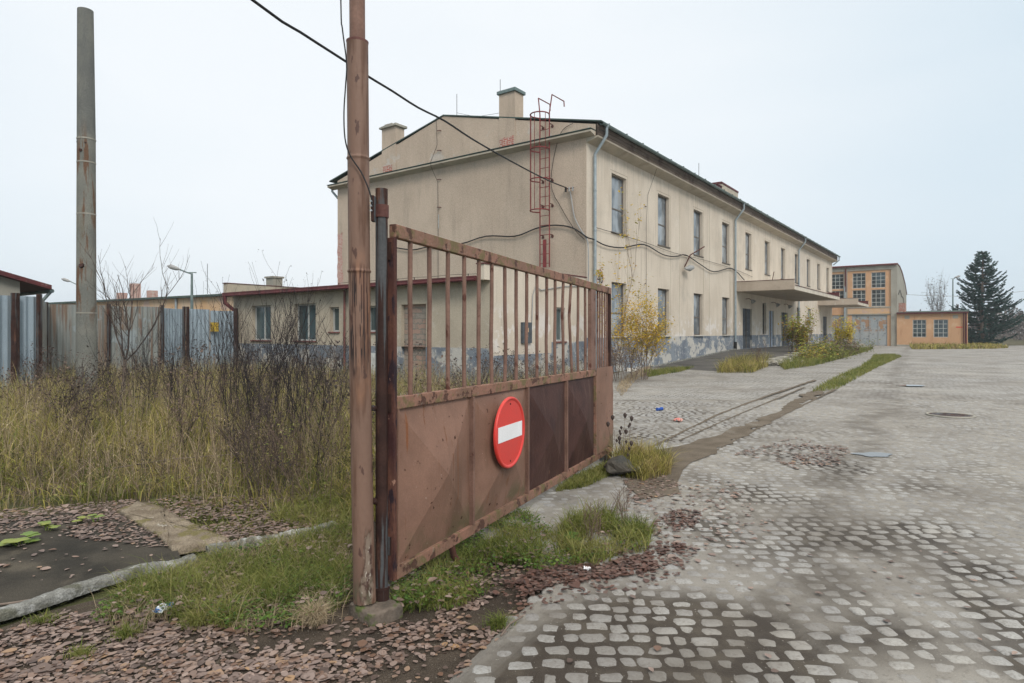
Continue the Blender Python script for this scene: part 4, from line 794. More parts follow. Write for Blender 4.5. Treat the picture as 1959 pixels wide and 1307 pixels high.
# ---------------------------------------------------------------- corrugated fence
def wavy(pa, pb, z0, z1, amp=.02, per=.11, n=7):
    m = MB(); pa = Vector(pa); pb = Vector(pb); L_ = (pb - pa).length; k = int(L_ / per * n); d = (pb - pa).normalized(); nr = Vector((-d.y, d.x)); V = []
    for i in range(k + 1):
        p = pa + d * (L_ * i / k) + nr * amp * math.sin(2 * math.pi * i / n); V += [(p.x, p.y, z0), (p.x, p.y, z1)]
    m.add(V, [(2 * i, 2 * i + 2, 2 * i + 3, 2 * i + 1) for i in range(k)], True); return m
def P2(u, Y): return ((u - 979.5) / 1200 * Y, Y)
fn = empty('corrugated_fence', (0, 0, 0), 0, 'rusty corrugated metal fence of blue-grey and brown sheets on posts', 'fence'); TZ = 2.45
seg = [((-140, 14.4), (22, 15.7), 'corr', TZ), ((36, 15.8), (75, 16.2), 'corr', TZ), ((75, 16.3), (88, 20.5), 'corrust', TZ), ((90, 20.6), (208, 21.6), 'corrust', TZ), ((208, 21.6), (262, 22.1), 'corrust', TZ - .02), ((262, 22.1), (308, 22.7), 'corrust', TZ - .01), ((313, 22.9), (350, 24.1), 'corr', TZ - .04), ((361, 24.3), (402, 25.1), 'corr', TZ - .02), ((402, 25.1), (447, 25.9), 'corr', TZ - .06)]
for a, b, mt, z in seg: wavy(P2(*a), P2(*b), -.1, z, .03, .17).build('sheet', M[mt], fn)
for u, Y in ((29, 15.6), (75, 16.1), (88, 20.4), (208, 21.5), (310.5, 22.7), (352, 24.05), (359, 24.15), (451, 25.9)):
    m = MB(); x, y = P2(u, Y); k = .07 if u in (29, 451) else .035; m.box(x - k, x + k, y - .06, y + .06, -.1, TZ + .06); m.build('post', M['rust'], fn)
m = MB(); p = P2(413, 25.1); m.box(p[0] - .18, p[0] + .14, p[1] - .08, p[1] - .06, 1.55, 1.92); m.box(p[0] - .1, p[0] - .06, p[1] - .083, p[1] - .079, 1.6, 1.8); o = m.build('warning_plate', M['yellowtin'], fn)
# ---------------------------------------------------------------- poles and lamps
cp = empty('concrete_pole', (*P2(165, 14), 0), 0, 'tall tapering grey concrete pole with rust runs in front of the fence', 'pole')
m = MB(); m.tube([(0.02, 0, -.2), (0.0, 0, 2.4), (0, 0, 5.9), (-.02, 0, 8.72)], [.215, .19, .178, .155], 24); m.build('shaft', M['polec'], cp)
for z, r in ((5.82, .186), (5.3, .185), (4.15, .188), (1.95, .2)): m = MB(); m.tube([(0, 0, z), (0, 0, z + .03)], r, 24); m.build('joint_band', M['concrete'], cp)
m = MB(); m.tube([(0, -.15, 5.55), (0, -.2, 5.55)], .035, 6); m.tube([(-.12, -.13, 5.75), (.1, -.15, 5.72)], .02, 6); m.tube([(.02, -.16, 3.0), (.02, -.2, 3.02)], .06, 7); m.build('fixing_iron', M['rust'], cp)
def street_lamp(u, Y, zt, au, az, label, r=.07):
    x, y = P2(u, Y); e = empty('street_lamp', (x, y, 0), 0, label, 'street lamp'); ax_ = (au - u) / 1200 * Y
    m = MB(); m.tube([(0, 0, 0), (0, 0, zt * .55), (0, 0, zt)], [r * 1.3, r, r * .7], 8); m.build('pole', M['gutter'], e)
    m = MB(); m.tube([(0, 0, zt - .05), (ax_ * .45, 0, az - .35 * (az - zt) - .1), (ax_, 0, az)], r * .5, 6); m.build('arm', M['gutter'], e)
    m = MB(); dx = .9 * (1 if ax_ > 0 else -1); m.tube([(ax_ - dx * .1, 0, az - .03), (ax_ + dx * .2, 0, az + .05), (ax_ + dx * .6, 0, az + .17), (ax_ + dx * .85, 0, az + .22)], [.05, .14, .16, .05], 8); m.build('lamp_head', M['cablegrey'], e)
    m = MB(); m.box(-.3, .3, -.03, .03, zt + .02, zt + .08); m.build('crossbar', M['gutter'], e); return e
street_lamp(367, 42, px(0, 523, 42)[2], 342, px(0, 515, 42)[2], 'street lamp leaning its head left over the orange shed roof', .1)
street_lamp(160, 60, px(0, 552, 60)[2], 133, px(0, 538, 60)[2], 'small distant street lamp half hidden by the concrete pole', .1)
street_lamp(1823, 90, px(0, 534, 90)[2], 1827, px(0, 531, 90)[2] , 'thin street lamp rising behind the spruce tree', .1)
# ================================================================ THE GATE
GA = math.atan2(.912, .41); GO = (-.651, 3.51)
class MG(MB):
    def build(s, *a, **k): s.v = [(x, y, z - .0156 * x) for x, y, z in s.v]; return MB.build(s, *a, **k)
gate = empty('swing_gate', (*GO, 0), GA, 'open brown steel gate leaf with vertical bars above folded sheet panels', 'gate')
GT = .045
m = MG(); m.box(.0, 4.55, .0, GT, 2.078, 2.154); m.build('top_rail', M['rail'], gate, bevel=.005)
m = MG(); m.box(.02, 3.9, .0, GT, 1.112, 1.182); m.build('middle_rail', M['rail'], gate, bevel=.004)
m = MG(); m.box(.02, 4.6, .0, GT, .153, .222); m.build('bottom_rail', M['rail'], gate, bevel=.004)
m = MG(); m.box(-.012, .018, .0015, GT + .004, .155, 2.077); m.build('hinge_stile', M['rustlip'], gate, bevel=.004)
m = MG(); m.box(.02, .032, -.004, .0, .223, 1.111); m.build('edge_strip', M['brown'], gate)
bt = [.18, .39, .62, .84, 1.06, 1.27, 1.5, 1.72, 1.94, 2.17, 2.41, 2.63, 2.86, 3.09, 3.32, 3.56]
for i, t in enumerate(bt):
    m = MG(); jl = {12: (.0, -.03), 13: (.03, -.055)}.get(i, (0, 0)); y = GT / 2; k = R.uniform(-.008, .008)
    m.tube([(t + jl[0], y, 1.180), (t + jl[1] * .3 + k, y + R.uniform(-.006, .006), 1.5), (t + jl[1] + k * .5, y, 1.75), (t, y, 2.08)], .0145, 10); m.build('bar', M['bar'], gate)
for t in (4.03, 4.12, 4.22, 4.33, 4.42): m = MG(); m.tube([(t, GT / 2, .9), (t, GT / 2, 2.08)], .011, 8); m.build('bar', M['bar'], gate)
m = MG(); m.box(3.72, 3.90, .002, GT - .002, 1.183, 2.077); m.build('stile', M['bar'], gate, bevel=.004)
m = MG(); m.box(4.5, 4.55, .002, GT - .002, .223, 2.077); m.build('end_stile', M['rust'], gate, bevel=.004)
for x in (.93, 1.92, 2.91, 3.89): m = MG(); m.box(x - .012, x + .012, -.008, .034, .223, 1.111); m.build('panel_strip', M['bar'] if x < 3 else M['rail'], gate, bevel=.002)
for i, (x0, x1) in enumerate(((.034, .916), (.944, 1.906), (1.934, 2.896), (2.924, 3.876))):
    m = MG(); z0, z1 = .224, 1.11; cx, cz = (x0 + x1) / 2, (z0 + z1) / 2; dz = -.08 if i < 2 else -.06; n = 6
    # cross-broken sheet: four creases rise to a shallow point; a fine grid carries slight dents
    V = []; Fc = []
    N = 24
    for a in range(N + 1):
        for b_ in range(N + 1):
            fx_, fz_ = a / N, b_ / N; k = 1 - max(abs(fx_ * 2 - 1), abs(fz_ * 2 - 1))
            V.append((x0 + (x1 - x0) * fx_, .022 + dz * k * 1.1 + .0035 * (math.sin(fx_ * 9 + i * 2) * math.sin(fz_ * 7 + i)) * k, z0 + (z1 - z0) * fz_))
    for a in range(N):
        for b_ in range(N):
            q = a * (N + 1) + b_; A_, B_, C_, D_ = q, q + N + 1, q + N + 2, q + 1
            if (a < N / 2) == (b_ < N / 2): Fc += [(A_, B_, C_), (A_, C_, D_)]
            else: Fc += [(A_, B_, D_), (B_, C_, D_)]
    m.add(V, Fc, False); m.build('sheet_panel', M['brown'] if i < 2 else M['darkpanel'], gate).__setitem__('label', 'pinkish brown sheet panel' if i < 2 else 'dark brown sheet panel')
m = MG(); 
P = [(3.9, .223)] + [(3.9 + .7 * k / 6, .223 - .0 + (.03 if k == 4 else 0)) for k in range(1, 6)] + [(4.60, .2), (4.585, .34), (4.605, .5), (4.59, .7), (4.6, .85), (4.575, 1.0), (4.6, 1.1), (4.56, 1.2), (3.9, 1.2)]
m.prism(P, 'y', -.008, -.002); m.build('end_plate', M['brown'], gate)
m = MG(); m.tube([(-.04, .066, .1), (-.04, .066, 2.345)], .034, 16); hp = m.build('hinge_pipe', M['rust'], gate)
m = MG(); m.box(-.02, .0, .02, .06, 1.95, 2.05); m.box(-.02, .0, .02, .06, .3, .4); m.box(-.02, .0, .02, .06, 1.1, 1.2); m.build('hinge_lug', M['rust'], hp)
m = MG(); m.tube([(.66, .02, .16), (.69, .02, .08), (.75, .0, .0)], .022, 8); m.build('drop_stay', M['rustlip'], gate)
m = MG(); m.tube([(4.35, .02, .2), (4.35, .02, .02)], .03, 8); m.box(4.2, 4.5, -.02, .05, .1, .16); m.build('drop_bolt', M['rust'], gate)
# ---- no entry sign
sg = empty('no_entry_sign', (*((Vector(GO) + Vector((.41, .912)) * 1.375 - Vector((-.912, .41)) * .082)), 0.79), GA, 'round red no entry sign with a white bar fixed to the gate panel', 'traffic sign')
RR = .268; prof = [(0, 0), (.90, 0), (.925, -.006), (.95, -.010), (.985, -.008), (1.0, .0), (1.0, .012)]; n = 64
m = MB(); V = [(0, 0, 0)]
for f, y in prof[1:]: V += [(RR * f * math.cos(2 * math.pi * k / n), y, RR * f * math.sin(2 * math.pi * k / n)) for k in range(n)]
F_ = [(0, 1 + k, 1 + (k + 1) % n) for k in range(n)] + [(1 + r * n + k, 1 + r * n + (k + 1) % n, 1 + (r + 1) * n + (k + 1) % n, 1 + (r + 1) * n + k) for r in range(5) for k in range(n)]
m.add(V, F_[n:], True); m.quad(*[(RR * .9 * math.cos(2 * math.pi * k / n), 0, RR * .9 * math.sin(2 * math.pi * k / n)) for k in range(n)]); m.quad(*[(RR * math.cos(2 * math.pi * k / n), .012, RR * math.sin(2 * math.pi * k / n)) for k in range(n)]); m.build('sign_disc', M['red'], sg)
m = MB(); m.box(-.215, .215, -.0032, -.0006, -.052, .062); m.build('white_bar', M['white'], sg)
m = MB()
for z in (.215, -.215): m.tube([(0, .012, z), (0, -.003, z)], .007, 8)
m.build('screw', M['dark'], sg)
m = MB(); m.box(-.02, .02, .012, .075, -.2, .2); m.build('mount', M['metal'], sg)
# ---- steel pole that carries the gate
pl = empty('steel_pole', (-.805, 3.45, 0), 0, 'tall brown peeling steel pole the gate hangs from', 'pole')
def poleX(v): return np.interp(v, [0, 300, 700, 1000, 1140], [683, 685.5, 689, 694, 698])
def poleZ(v): return HC - (v - 634.5) / 1200 * 3.45
def pxl(v): return ((poleX(v) - 979.5) / 1200 * 3.45) + .805
def poleskin():
    """pipe wall with flakes and a hole near the foot, as displaced geometry"""
    nth = 96; zs = np.linspace(poleZ(1150), poleZ(82), 520); th = np.linspace(0, 2 * np.pi, nth, endpoint=False)
    TH, Z = np.meshgrid(th, zs); r = np.full_like(TH, .0585) + (.0035 * np.clip((.35 - Z) / .35, 0, 1))
    # peeling scale: long narrow flakes
    cx_, cy_ = np.cos(TH) * 3, np.sin(TH) * 3
    fl = fbm(cx_ * 2.6 + 9, Z * 2.4 + cy_ * 2.2, 41, 4); fl2 = fbm(cx_ * 6 + 40, Z * 5 + cy_ * 6, 77, 3)
    zone = np.clip((Z - 1.28) / .15, 0, 1) * np.clip((1.93 - Z) / .05, 0, 1)
    peel = zone * (np.clip((fl * .75 + fl2 * .25 - .515) * 60, 0, 1))
    small = np.clip((fbm(cx_ * 3, Z * 9 + cy_ * 3, 91, 3) - .74) * 40, 0, 1) * .8
    front = np.cos(TH - (-1.1))              # towards the camera side
    hole = np.exp(-(((TH - 5.45) / .48) ** 2 + ((Z - .31) / .17) ** 4)) + np.exp(-(((TH - 5.1) / .75) ** 2 + ((Z - .14) / .09) ** 2)); hole = np.clip((hole + (fl2 - .5) * .8 - .42) * 9, 0, 1)
    knot = np.clip(1.25 - np.sqrt(((TH - 4.35) / .20) ** 2 + ((Z - 1.325) / .034) ** 2) + (fl2 - .5), 0, 1)
    peel = np.maximum(np.maximum(peel, small * .0), knot); r -= peel * .0028 + hole * .009
    r += .0035 * np.exp(-((Z - (HC + .331)) / .006) ** 2) * 2 + .004 * np.exp(-((Z - poleZ(304)) / .006) ** 2) * 1.5
    xc = np.interp(-Z, [-poleZ(v) for v in (0, 300, 700, 1000, 1150)], [pxl(v) for v in (0, 300, 700, 1000, 1150)])
    V = np.stack([xc + r * np.cos(TH), r * np.sin(TH), Z], -1).reshape(-1, 3); idx = np.arange(len(zs) * nth).reshape(len(zs), nth)
    nx_ = np.roll(idx, -1, 1); F = np.stack([idx[:-1], nx_[:-1], nx_[1:], idx[1:]], -1).reshape(-1, 4)
    t = NT('pole_paint', .6, .35); pa = t.n('ShaderNodeAttribute', attribute_name='peel'); ha = t.n('ShaderNodeAttribute', attribute_name='hole')
    c = t.mix(t.ramp(t.noise(3, (1, 1, .3), 5), .35, .65), (.20, .122, .088, 1), (.135, .082, .06, 1))
    c = t.mix(t.ramp(t.noise(9, (2, 2, .18), 5, 4), .5, .66, 0, .8), c, (.10, .05, .03, 1))
    zw = t.zwin(1.15, 1.98, .06); c = t.mix(t.math('MULTIPLY', t.ramp(t.noise(7, (1.5, 1.5, .3), 5, 14), .4, .6), t.math('MULTIPLY', zw, .75)), c, (.26, .135, .08, 1))
    c = t.mix(t.ramp(t.noise(16, (1, 1, .4), 5, 24), .61, .65, 0, .85), c, (.07, .035, .028, 1))
    c = t.mix(pa.outputs['Fac'], c, t.mix(t.ramp(t.noise(20, (1, 1, .3), 3), .4, .6), (.03, .018, .016, 1), (.075, .035, .025, 1)))
    hc = t.mix(t.ramp(t.noise(26, (1, 1, .6), 5), .42, .6), (.22, .17, .13, 1), (.06, .028, .022, 1)); hc = t.mix(t.ramp(t.noise(40, (1, 1, .5), 3, 7), .62, .68), hc, (.42, .38, .32, 1))
    c = t.mix(ha.outputs['Fac'], c, hc); c = t.mix(t.math('MULTIPLY', t.zwin(-.1, .2, .09), t.ramp(t.noise(18, (1, 1, .5), 4), .45, .6, 0, .7)), c, (.09, .085, .05, 1))
    t.l(c, t.b.inputs['Base Color']); t.l(t.bump(t.noise(70, (1, 1, .5), 4), .003), t.b.inputs['Normal'])
    o = npmesh('lower_tube', V, F, t.m, pl, smooth=True)
    for nm, a in (('peel', peel), ('hole', hole)): o.data.attributes.new(nm, 'FLOAT', 'POINT').data.foreach_set('value', a.ravel().astype(np.float32))
poleskin()
m = MB(); m.tube([(pxl(82), 0, poleZ(86)), (pxl(82), 0, poleZ(80)), (pxl(82), 0, poleZ(77))], [.058, .061, .046], 24); m.build('step_collar', M['bracket'], pl)
m = MB(); m.tube([(pxl(82), 0, poleZ(80)), (pxl(0) - .01, 0, 5.2), (pxl(0) - .03, 0, 6.6)], .0425, 20); m.build('upper_tube', M['bar'], pl)
# hinge bracket: plate on the pole, strap round the gate pipe, bolts
p = Matrix.Rotation(GA, 3, 'Z') @ Vector((-.04, .066, 0)) + Vector((GO[0] + .805, GO[1] - 3.45, 0))
m = MB(); m.box(.045, .062, -.075, -.03, 2.145, 2.285); br = m.build('hinge_bracket', M['rust'], pl, bevel=.003)
m = MB(); m.tube([(p.x, p.y, 2.185), (p.x, p.y, 2.255)], .0395, 20); m.box(.055, p.x - .02, p.y - .028, p.y + .012, 2.188, 2.25); m.build('strap', M['bracket'], br)
m = MB()
for z in (2.2, 2.225, 2.25): m.tube([(.05, -.074, z), (.048, -.09, z)], .006, 6)
m.build('bolt', M['metal'], br)
m = MB(); m.tube([(-.06, .02, 2.0), (-.078, .01, 2.0)], [.03, .028], 12); m.build('end_cap', M['bar'], pl)
m = MB(); m.tube([(pxl(900) + .055, 0, .62), (p.x - .02, p.y, .60)], .018, 8); m.tube([(pxl(780) + .055, 0, 1.13), (p.x - .02, p.y, 1.12)], .016, 8); m.build('lower_bracket', M['rust'], pl)
ft = rough_block('concrete_footing', [(-.895, 3.455), (-.729, 3.285), (-.60, 3.43), (-.765, 3.60)], -.03, .058, M['footing'], .008, .03); tag(ft, 'small mossy concrete footing under the brown pole', 'footing')
m = MB(); q = (GO[0] + (Matrix.Rotation(GA, 3, 'Z') @ Vector((-.04, .066, 0))).x, GO[1] + (Matrix.Rotation(GA, 3, 'Z') @ Vector((-.04, .066, 0))).y)
m.tube([(q[0], q[1], .04), (q[0], q[1], .125)], .043, 16); m.tube([(q[0], q[1], .118), (q[0], q[1], .13)], .047, 16); o = m.build('pivot_socket', M['rust']); tag(o, 'rusty round socket in the footing under the gate hinge pipe', 'socket')
# ---- cables
def hang(name, pts, r, mat, label, cat='cable', n=4):
    P = [Vector(p) for p in pts]; Q = []
    for i in range(len(P) - 1):
        a, b, c, d = P[max(0, i - 1)], P[i], P[i + 1], P[min(len(P) - 1, i + 2)]
        for k in range(n):
            t = k / n; Q.append(.5 * ((2 * b) + (c - a) * t + (2 * a - 5 * b + 4 * c - d) * t * t + (3 * b - a - 3 * c + d) * t ** 3))
    Q.append(P[-1]); m = MB(); m.tube(Q, r, 6); o = m.build(name, M[mat]); return tag(o, label, cat)
def ovr(u, v):
    k = (u - 979.5) / 1200; f = (2.07 - k * 23.4) / (5.79 - 14.4 * k); return px(u, v, 23.4 - 14.4 * f)
hang('overhead_cable', [(-5.46, 4.68, 6.75), ovr(483, 0), ovr(575, 62), ovr(662, 118), ovr(707, 148), ovr(750, 174), ovr(800, 206), ovr(850, 231), ovr(900, 264), ovr(955, 296), ovr(1010, 326), ovr(1050, 346), ovr(1085, 360)], .022, 'cable', 'black overhead cable sagging from the sky down to the gable', n=3)
hang('dangling_wire', [(-.93, 3.36, 4.4)] + [px(u, v, 3.37) for u, v in ((652, 0), (655, 55), (663, 120), (661, 165), (658, 215), (660, 265), (670, 298), (690, 328), (703, 356), (710, 378), (712, 392))], .0042, 'cable', 'thin black wire dangling beside the brown pole to its bracket')
def lw(x, y, z): p = Matrix.Rotation(ANG, 3, 'Z') @ Vector((x, y, z)); return (p.x + BO[0], p.y + BO[1], p.z)
cabA = [lw(*B.onx(u, v, -.09)) for u, v in ((757, 474), (790, 478), (822, 472), (880, 467), (930, 452), (985, 452), (1026, 437), (1060, 431), (1095, 436))]
cabB = [lw(*B.ony(u, v, -.11)) for u, v in ((1135, 458), (1160, 470), (1192, 474), (1232, 468), (1268, 487), (1292, 491), (1312, 488), (1340, 506), (1366, 520), (1400, 514), (1424, 536))]
hang('wall_cable', cabA + [lw(-.12, -.1, 4.95)] + cabB, .026, 'cable', 'thick black cable looping along the gable and the long front wall')
cabC = [lw(*B.ony(u, v, -.07)) for u, v in ((1137, 380), (1139, 430), (1150, 438), (1170, 444), (1205, 455), (1240, 466), (1290, 484), (1345, 497), (1402, 514), (1440, 530))]
hang('thin_wall_wire', cabC, .01, 'cable', 'thin grey wire running above the thick cable along the front wall')
ins = [lw(*B.onx(u, v, -.08)) for u, v in ((1090, 364), (1094, 385), (1099, 415), (1110, 438), (1119, 452))] + [lw(-.1, -.12, 4.7), lw(-.1, -.14, 3.9), lw(-.02, -.08, 3.2)]
hang('service_cable', ins, .024, 'cablegrey', 'grey service cable dropping from the insulator round the building corner')
hang('stay_wire', [lw(*B.onx(u, v, -.05)) for u, v in ((1096, 236), (1070, 260), (1054, 350), (1075, 400), (1100, 440), (1118, 458))], .011, 'cable', 'thin stay wire beside the red ladder on the gable')
e = empty('insulator_bracket', lw(*B.onx(1090, 363, 0)), ANG, 'cluster of small insulators where the overhead cable meets the gable', 'insulator')
m = MB(); m.tube([(0, .15, 0), (-.12, .1, .02), (-.12, -.25, .02)], .02, 6); m.build('bracket_arm', M['bracket'], e)
for k in (.1, -.05, -.2): m = MB(); m.tube([(-.12, k, .06), (-.12, k, 0), (-.12, k, -.03), (-.12, k, -.09)], [.03, .045, .03, .045], 8); m.build('insulator', M['dark'] if k > 0 else M['cablegrey'], e)
hang('far_wire', [px(1700, 562, 80), px(1790, 566, 80), px(1870, 566, 80), px(1960, 557, 80), px(2100, 540, 80)], .025, 'cablegrey', 'thin distant wire crossing behind the spruce tree')
# ---------------------------------------------------------------- small things on the ground
gx_, gy_ = G(1818, 797); e = empty('manhole_cover', (gx_, gy_, .02), .3, 'round iron manhole cover sunk in the paving', 'manhole cover')
m = MB(); m.tube([(0, 0, 0), (0, 0, .012)], .33, 40); m.build('lid', M['rust'], e); m = MB(); m.tube([(.36 * math.cos(a), .36 * math.sin(a), .004) for a in [k * .1571 for k in range(41)]], .02, 6); m.build('rim', M['concrete'], e)
def crumple(name, u, v, s, mat, label, cat, h=.03):
    x, y = G(u, v); m = MB(); n = 7; V = [(s * (i / (n - 1) - .5) * R.uniform(.8, 1.1), s * .6 * (j / (n - 1) - .5) * R.uniform(.8, 1.1), .022 + h * R.random()) for i in range(n) for j in range(n)]
    m.add(V, [(i * n + j, (i + 1) * n + j, (i + 1) * n + j + 1, i * n + j + 1) for i in range(n - 1) for j in range(n - 1)]); o = m.build(name, mat, loc=(x, y, 0)); o.rotation_euler = (0, 0, R.uniform(0, 3)); tag(o, label, cat); return o
bw = surf('printed_wrapper', (.75, .78, .8, 1), (.7, .75, .8, 1), 5, .4, layers=[dict(c=(.05, .18, .45, 1), s=22, lo=.55, hi=.57)])
crumple('wrapper', 312, 1176, .10, bw, 'blue and white wrapper in the leaves by the grass', 'wrapper', .035)
crumple('paper_scrap', 1123, 1098, .045, M['white'], 'tiny white paper scrap among the leaves under the gate', 'paper scrap')
crumple('red_scrap', 1298, 808, .22, surf('pink_plastic', (.6, .2, .18, 1), (.5, .3, .25, 1), 9, .4), 'small red plastic scrap on the setts', 'scrap', .05)
crumple('white_rag', 1206, 713, .45, M['sillw'], 'white rag lying at the foot of the yellow bush', 'rag', .16)
crumple('plastic_bag', 1522, 692, .6, surf('teal_bag', (.35, .5, .48, 1), (.5, .6, .58, 1), 5, .4), 'pale teal plastic bag below the ramp bush', 'bag', .15)
x, y = G(1262, 788); e = empty('crushed_can', (x, y, .02), .5, 'small blue can lying on the setts', 'can')
cb = surf('blue_tin', (.02, .07, .30, 1), (.04, .1, .35, 1), 9, .35)
m = MB(); m.tube([(-.07, 0, .035), (-.02, 0, .03), (.03, .005, .034), (.07, 0, .036)], [.034, .028, .031, .034], 12); m.build('can_body', cb, e); m = MB(); m.tube([(.07, 0, .036), (.075, 0, .036)], .03, 12); m.build('can_end', M['metal'], e)
x, y = G(1186, 912); m = MB(); rock(m, x, y, .1, .19, 11); o = m.build('boulder', M['stone'], bevel=.03); tag(o, 'dark rounded boulder against the free end of the gate', 'boulder')
x, y = G(1211, 909); m = MB(); m.box(-.09, .09, -.05, .05, 0, .085); o = m.build('loose_block', M['concrete'], bevel=.01, loc=(x, y, 0)); o.rotation_euler = (0, 0, .1); tag(o, 'small grey block beside the dark boulder', 'block')
def stick(pts, r, label): m = MB(); m.tube(pts, r, 6); o = m.build('stick', M['wood']); tag(o, label, 'stick', 'fallen sticks')
g3 = lambda u, v, z=.03: (*G(u, v), z)
stick([g3(-60, 1175), g3(30, 1163), g3(75, 1155), g3(112, 1143)], .007, 'brown stick lying along the kerb on the asphalt'); stick([g3(958, 1228), g3(975, 1205), g3(1000, 1190)], .005, 'short pale stick at the edge of the cobbles'); stick([g3(215, 918, .12), g3(330, 906, .16), g3(470, 902, .2)], .006, 'long thin stick resting in the grass above the mossy slab')
# ================================================================ VEGETATION
def grass(name, P, h, w_, bend, mat, label, cat='grass', z0=-.03, lean=0, kind='stuff', hn=None, parent=None):
    n = len(P); H = np.abs(NR.normal(h[0], h[1], n)).clip(h[0] * .3)
    if hn is not None: H = H * hn
    az = NR.uniform(0, 2 * np.pi, n); bd = NR.uniform(bend[0], bend[1], n); wd = w_ * NR.uniform(.6, 1.3, n); tw = NR.uniform(0, 2 * np.pi, n)
    d = np.stack([np.cos(az), np.sin(az)], -1); s = np.stack([np.cos(tw), np.sin(tw)], -1); lv = [0, .35, .7, 1.0]; wf = [.8, 1, .7, .08]
    V = np.zeros((n, 8, 3), np.float32)
    for k, f in enumerate(lv):
        off = d * (H * bd * f ** 2.2)[:, None]; z = z0 + H * f * (1 - .42 * bd * f ** 1.6)
        for q, sg_ in enumerate((-1, 1)):
            V[:, 2 * k + q, :2] = P + off + s * (wd * wf[k] / 2 * sg_)[:, None]; V[:, 2 * k + q, 2] = z
    b = (np.arange(n) * 8)[:, None]; F = np.concatenate([b + np.array([[0, 1, 3, 2]]), b + np.array([[2, 3, 5, 4]]), b + np.array([[4, 5, 7, 6]])], 0)
    o = npmesh(name, V, F, mat, parent); 
    if label: tag(o, label, cat)
    if kind: o['kind'] = kind
    return o
def ck(P, y0=7.0):       # thin out with distance
    return P[NR.rand(len(P)) < np.clip((y0 / np.maximum(P[:, 1], 1)) ** 1.5, .06, 1)]
GREEN = leafm('grass_green', [(.06, .085, .02, 1), (.11, .145, .032, 1), (.18, .20, .05, 1), (.27, .25, .09, 1), (.10, .12, .03, 1)], .6, 1.3, .5, .25)
MEADOW = leafm('meadow_grass', [(.08, .10, .025, 1), (.22, .23, .045, 1), (.085, .075, .03, 1), (.36, .33, .08, 1), (.42, .34, .15, 1), (.14, .10, .05, 1), (.28, .28, .06, 1)], .7, 1.5, .6, .25)
STRAW = leafm('dry_straw', [(.20, .15, .10, 1), (.33, .26, .165, 1), (.44, .36, .24, 1), (.26, .20, .13, 1)], .75, .8, .4, .2)
BROWN = leafm('dead_stems', [(.085, .058, .048, 1), (.14, .10, .08, 1), (.20, .15, .115, 1), (.12, .075, .062, 1)], .85, .7, .4)
DARKST = leafm('dark_stems', [(.035, .03, .03, 1), (.075, .058, .052, 1), (.13, .10, .08, 1)], .85, .7, .4)

DARK2 = leafm('black_twigs', [(.018, .017, .02, 1), (.035, .03, .032, 1), (.06, .048, .045, 1)], .85, .7, .4)
YEL = leafm('yellow_leaves', [(.62, .34, .04, 1), (.68, .47, .07, 1), (.62, .42, .05, 1), (.25, .26, .05, 1), (.58, .27, .05, 1)], .6, 1.6, .4, .35)
YG = leafm('yellow_green_leaves', [(.12, .17, .035, 1), (.24, .30, .06, 1), (.38, .37, .08, 1), (.40, .22, .06, 1), (.20, .26, .05, 1)], .6, 1.6, .4, .35)
YBR = leafm('bright_yellow_leaves', [(.68, .55, .05, 1), (.6, .5, .07, 1), (.3, .3, .05, 1)], .6, 1.6, .4, .35)
LEAF = leafm('fallen_leaves', [(.085, .06, .05, 1), (.19, .14, .12, 1), (.27, .205, .175, 1), (.065, .042, .033, 1), (.33, .25, .21, 1), (.15, .085, .055, 1), (.21, .155, .13, 1), (.36, .22, .11, 1)], .55, 2.2, .15, .1, spec=.4)
LEAFR = leafm('wet_red_leaves', [(.085, .045, .034, 1), (.15, .08, .06, 1), (.05, .028, .023, 1), (.23, .16, .13, 1)], .5, 2.2, .15, .1, spec=.4)
NEEDLE = leafm('spruce_needles', [(.015, .045, .042, 1), (.03, .075, .066, 1), (.055, .11, .09, 1)], .7, .5, .3, .1)
field = [(-9, 5.2), (-4.3, 5.3), (-3.7, 5.75), (-3.35, 5.85), (-2.75, 5.5), (-2.35, 5.35), (-1.9, 5.35), (-1.2, 5.4), (-.75, 5.9), (-.35, 7), (.15, 8.6), (.45, 11), (1.3, 15), (2.2, 19), (2.5, 21.8), (-.6, 18.1), (-11.9, 26.3), (-24, 26.5), (-24, 12)]
pathp = [(-7.5, 17.4), (-.8, 14.3), (1.8, 16.8), (1.6, 17.7), (-.9, 15.6), (-7.4, 18.4)]
def infield(n, y0, f=None):
    P = ck(sample(field, n), y0); P = P[~inpoly(P[:, 0], P[:, 1], pathp)]
    return P if f is None else P[f(P)]
P = infield(120000, 6.5); hn = .55 + .9 * fbm(P[:, 0] * .6, P[:, 1] * .6, 31) ** 1.0; hn *= np.clip(.22 + (P[:, 1] - 5.5 + 3.0 * (fbm(P[:, 0] * 1.2, P[:, 1] * 1.2, 88) - .5)) * .30, .12, 1)
grass('tall_grass', P, (.56, .19), .0085, (.1, 1.5), MEADOW, 'long yellowing meadow grass filling the overgrown plot', hn=hn)
P = infield(75000, 6.5, lambda p: fbm(p[:, 0] * .9, p[:, 1] * .9, 55) > .43); grass('green_grass_clumps', P, (.42, .14), .009, (.2, 1.3), GREEN, 'greener grass clumps among the meadow grass', hn=np.clip(.3 + (P[:, 1] - 5.5) * .3, .2, 1))
P = infield(45000, 7); grass('dry_straw', P, (.62, .2), .0065, (.0, .8), STRAW, 'dry straw coloured stalks standing in the plot', hn=(.5 + fbm(P[:, 0] * .7, P[:, 1] * .7, 77)) * np.clip(.25 + (P[:, 1] - 5.4) * .35, .2, 1))
P = infield(42000, 6.0); grass('thatch', P, (.30, .12), .006, (1.1, 2.1), BROWN, 'matted dead grass under the taller grass')
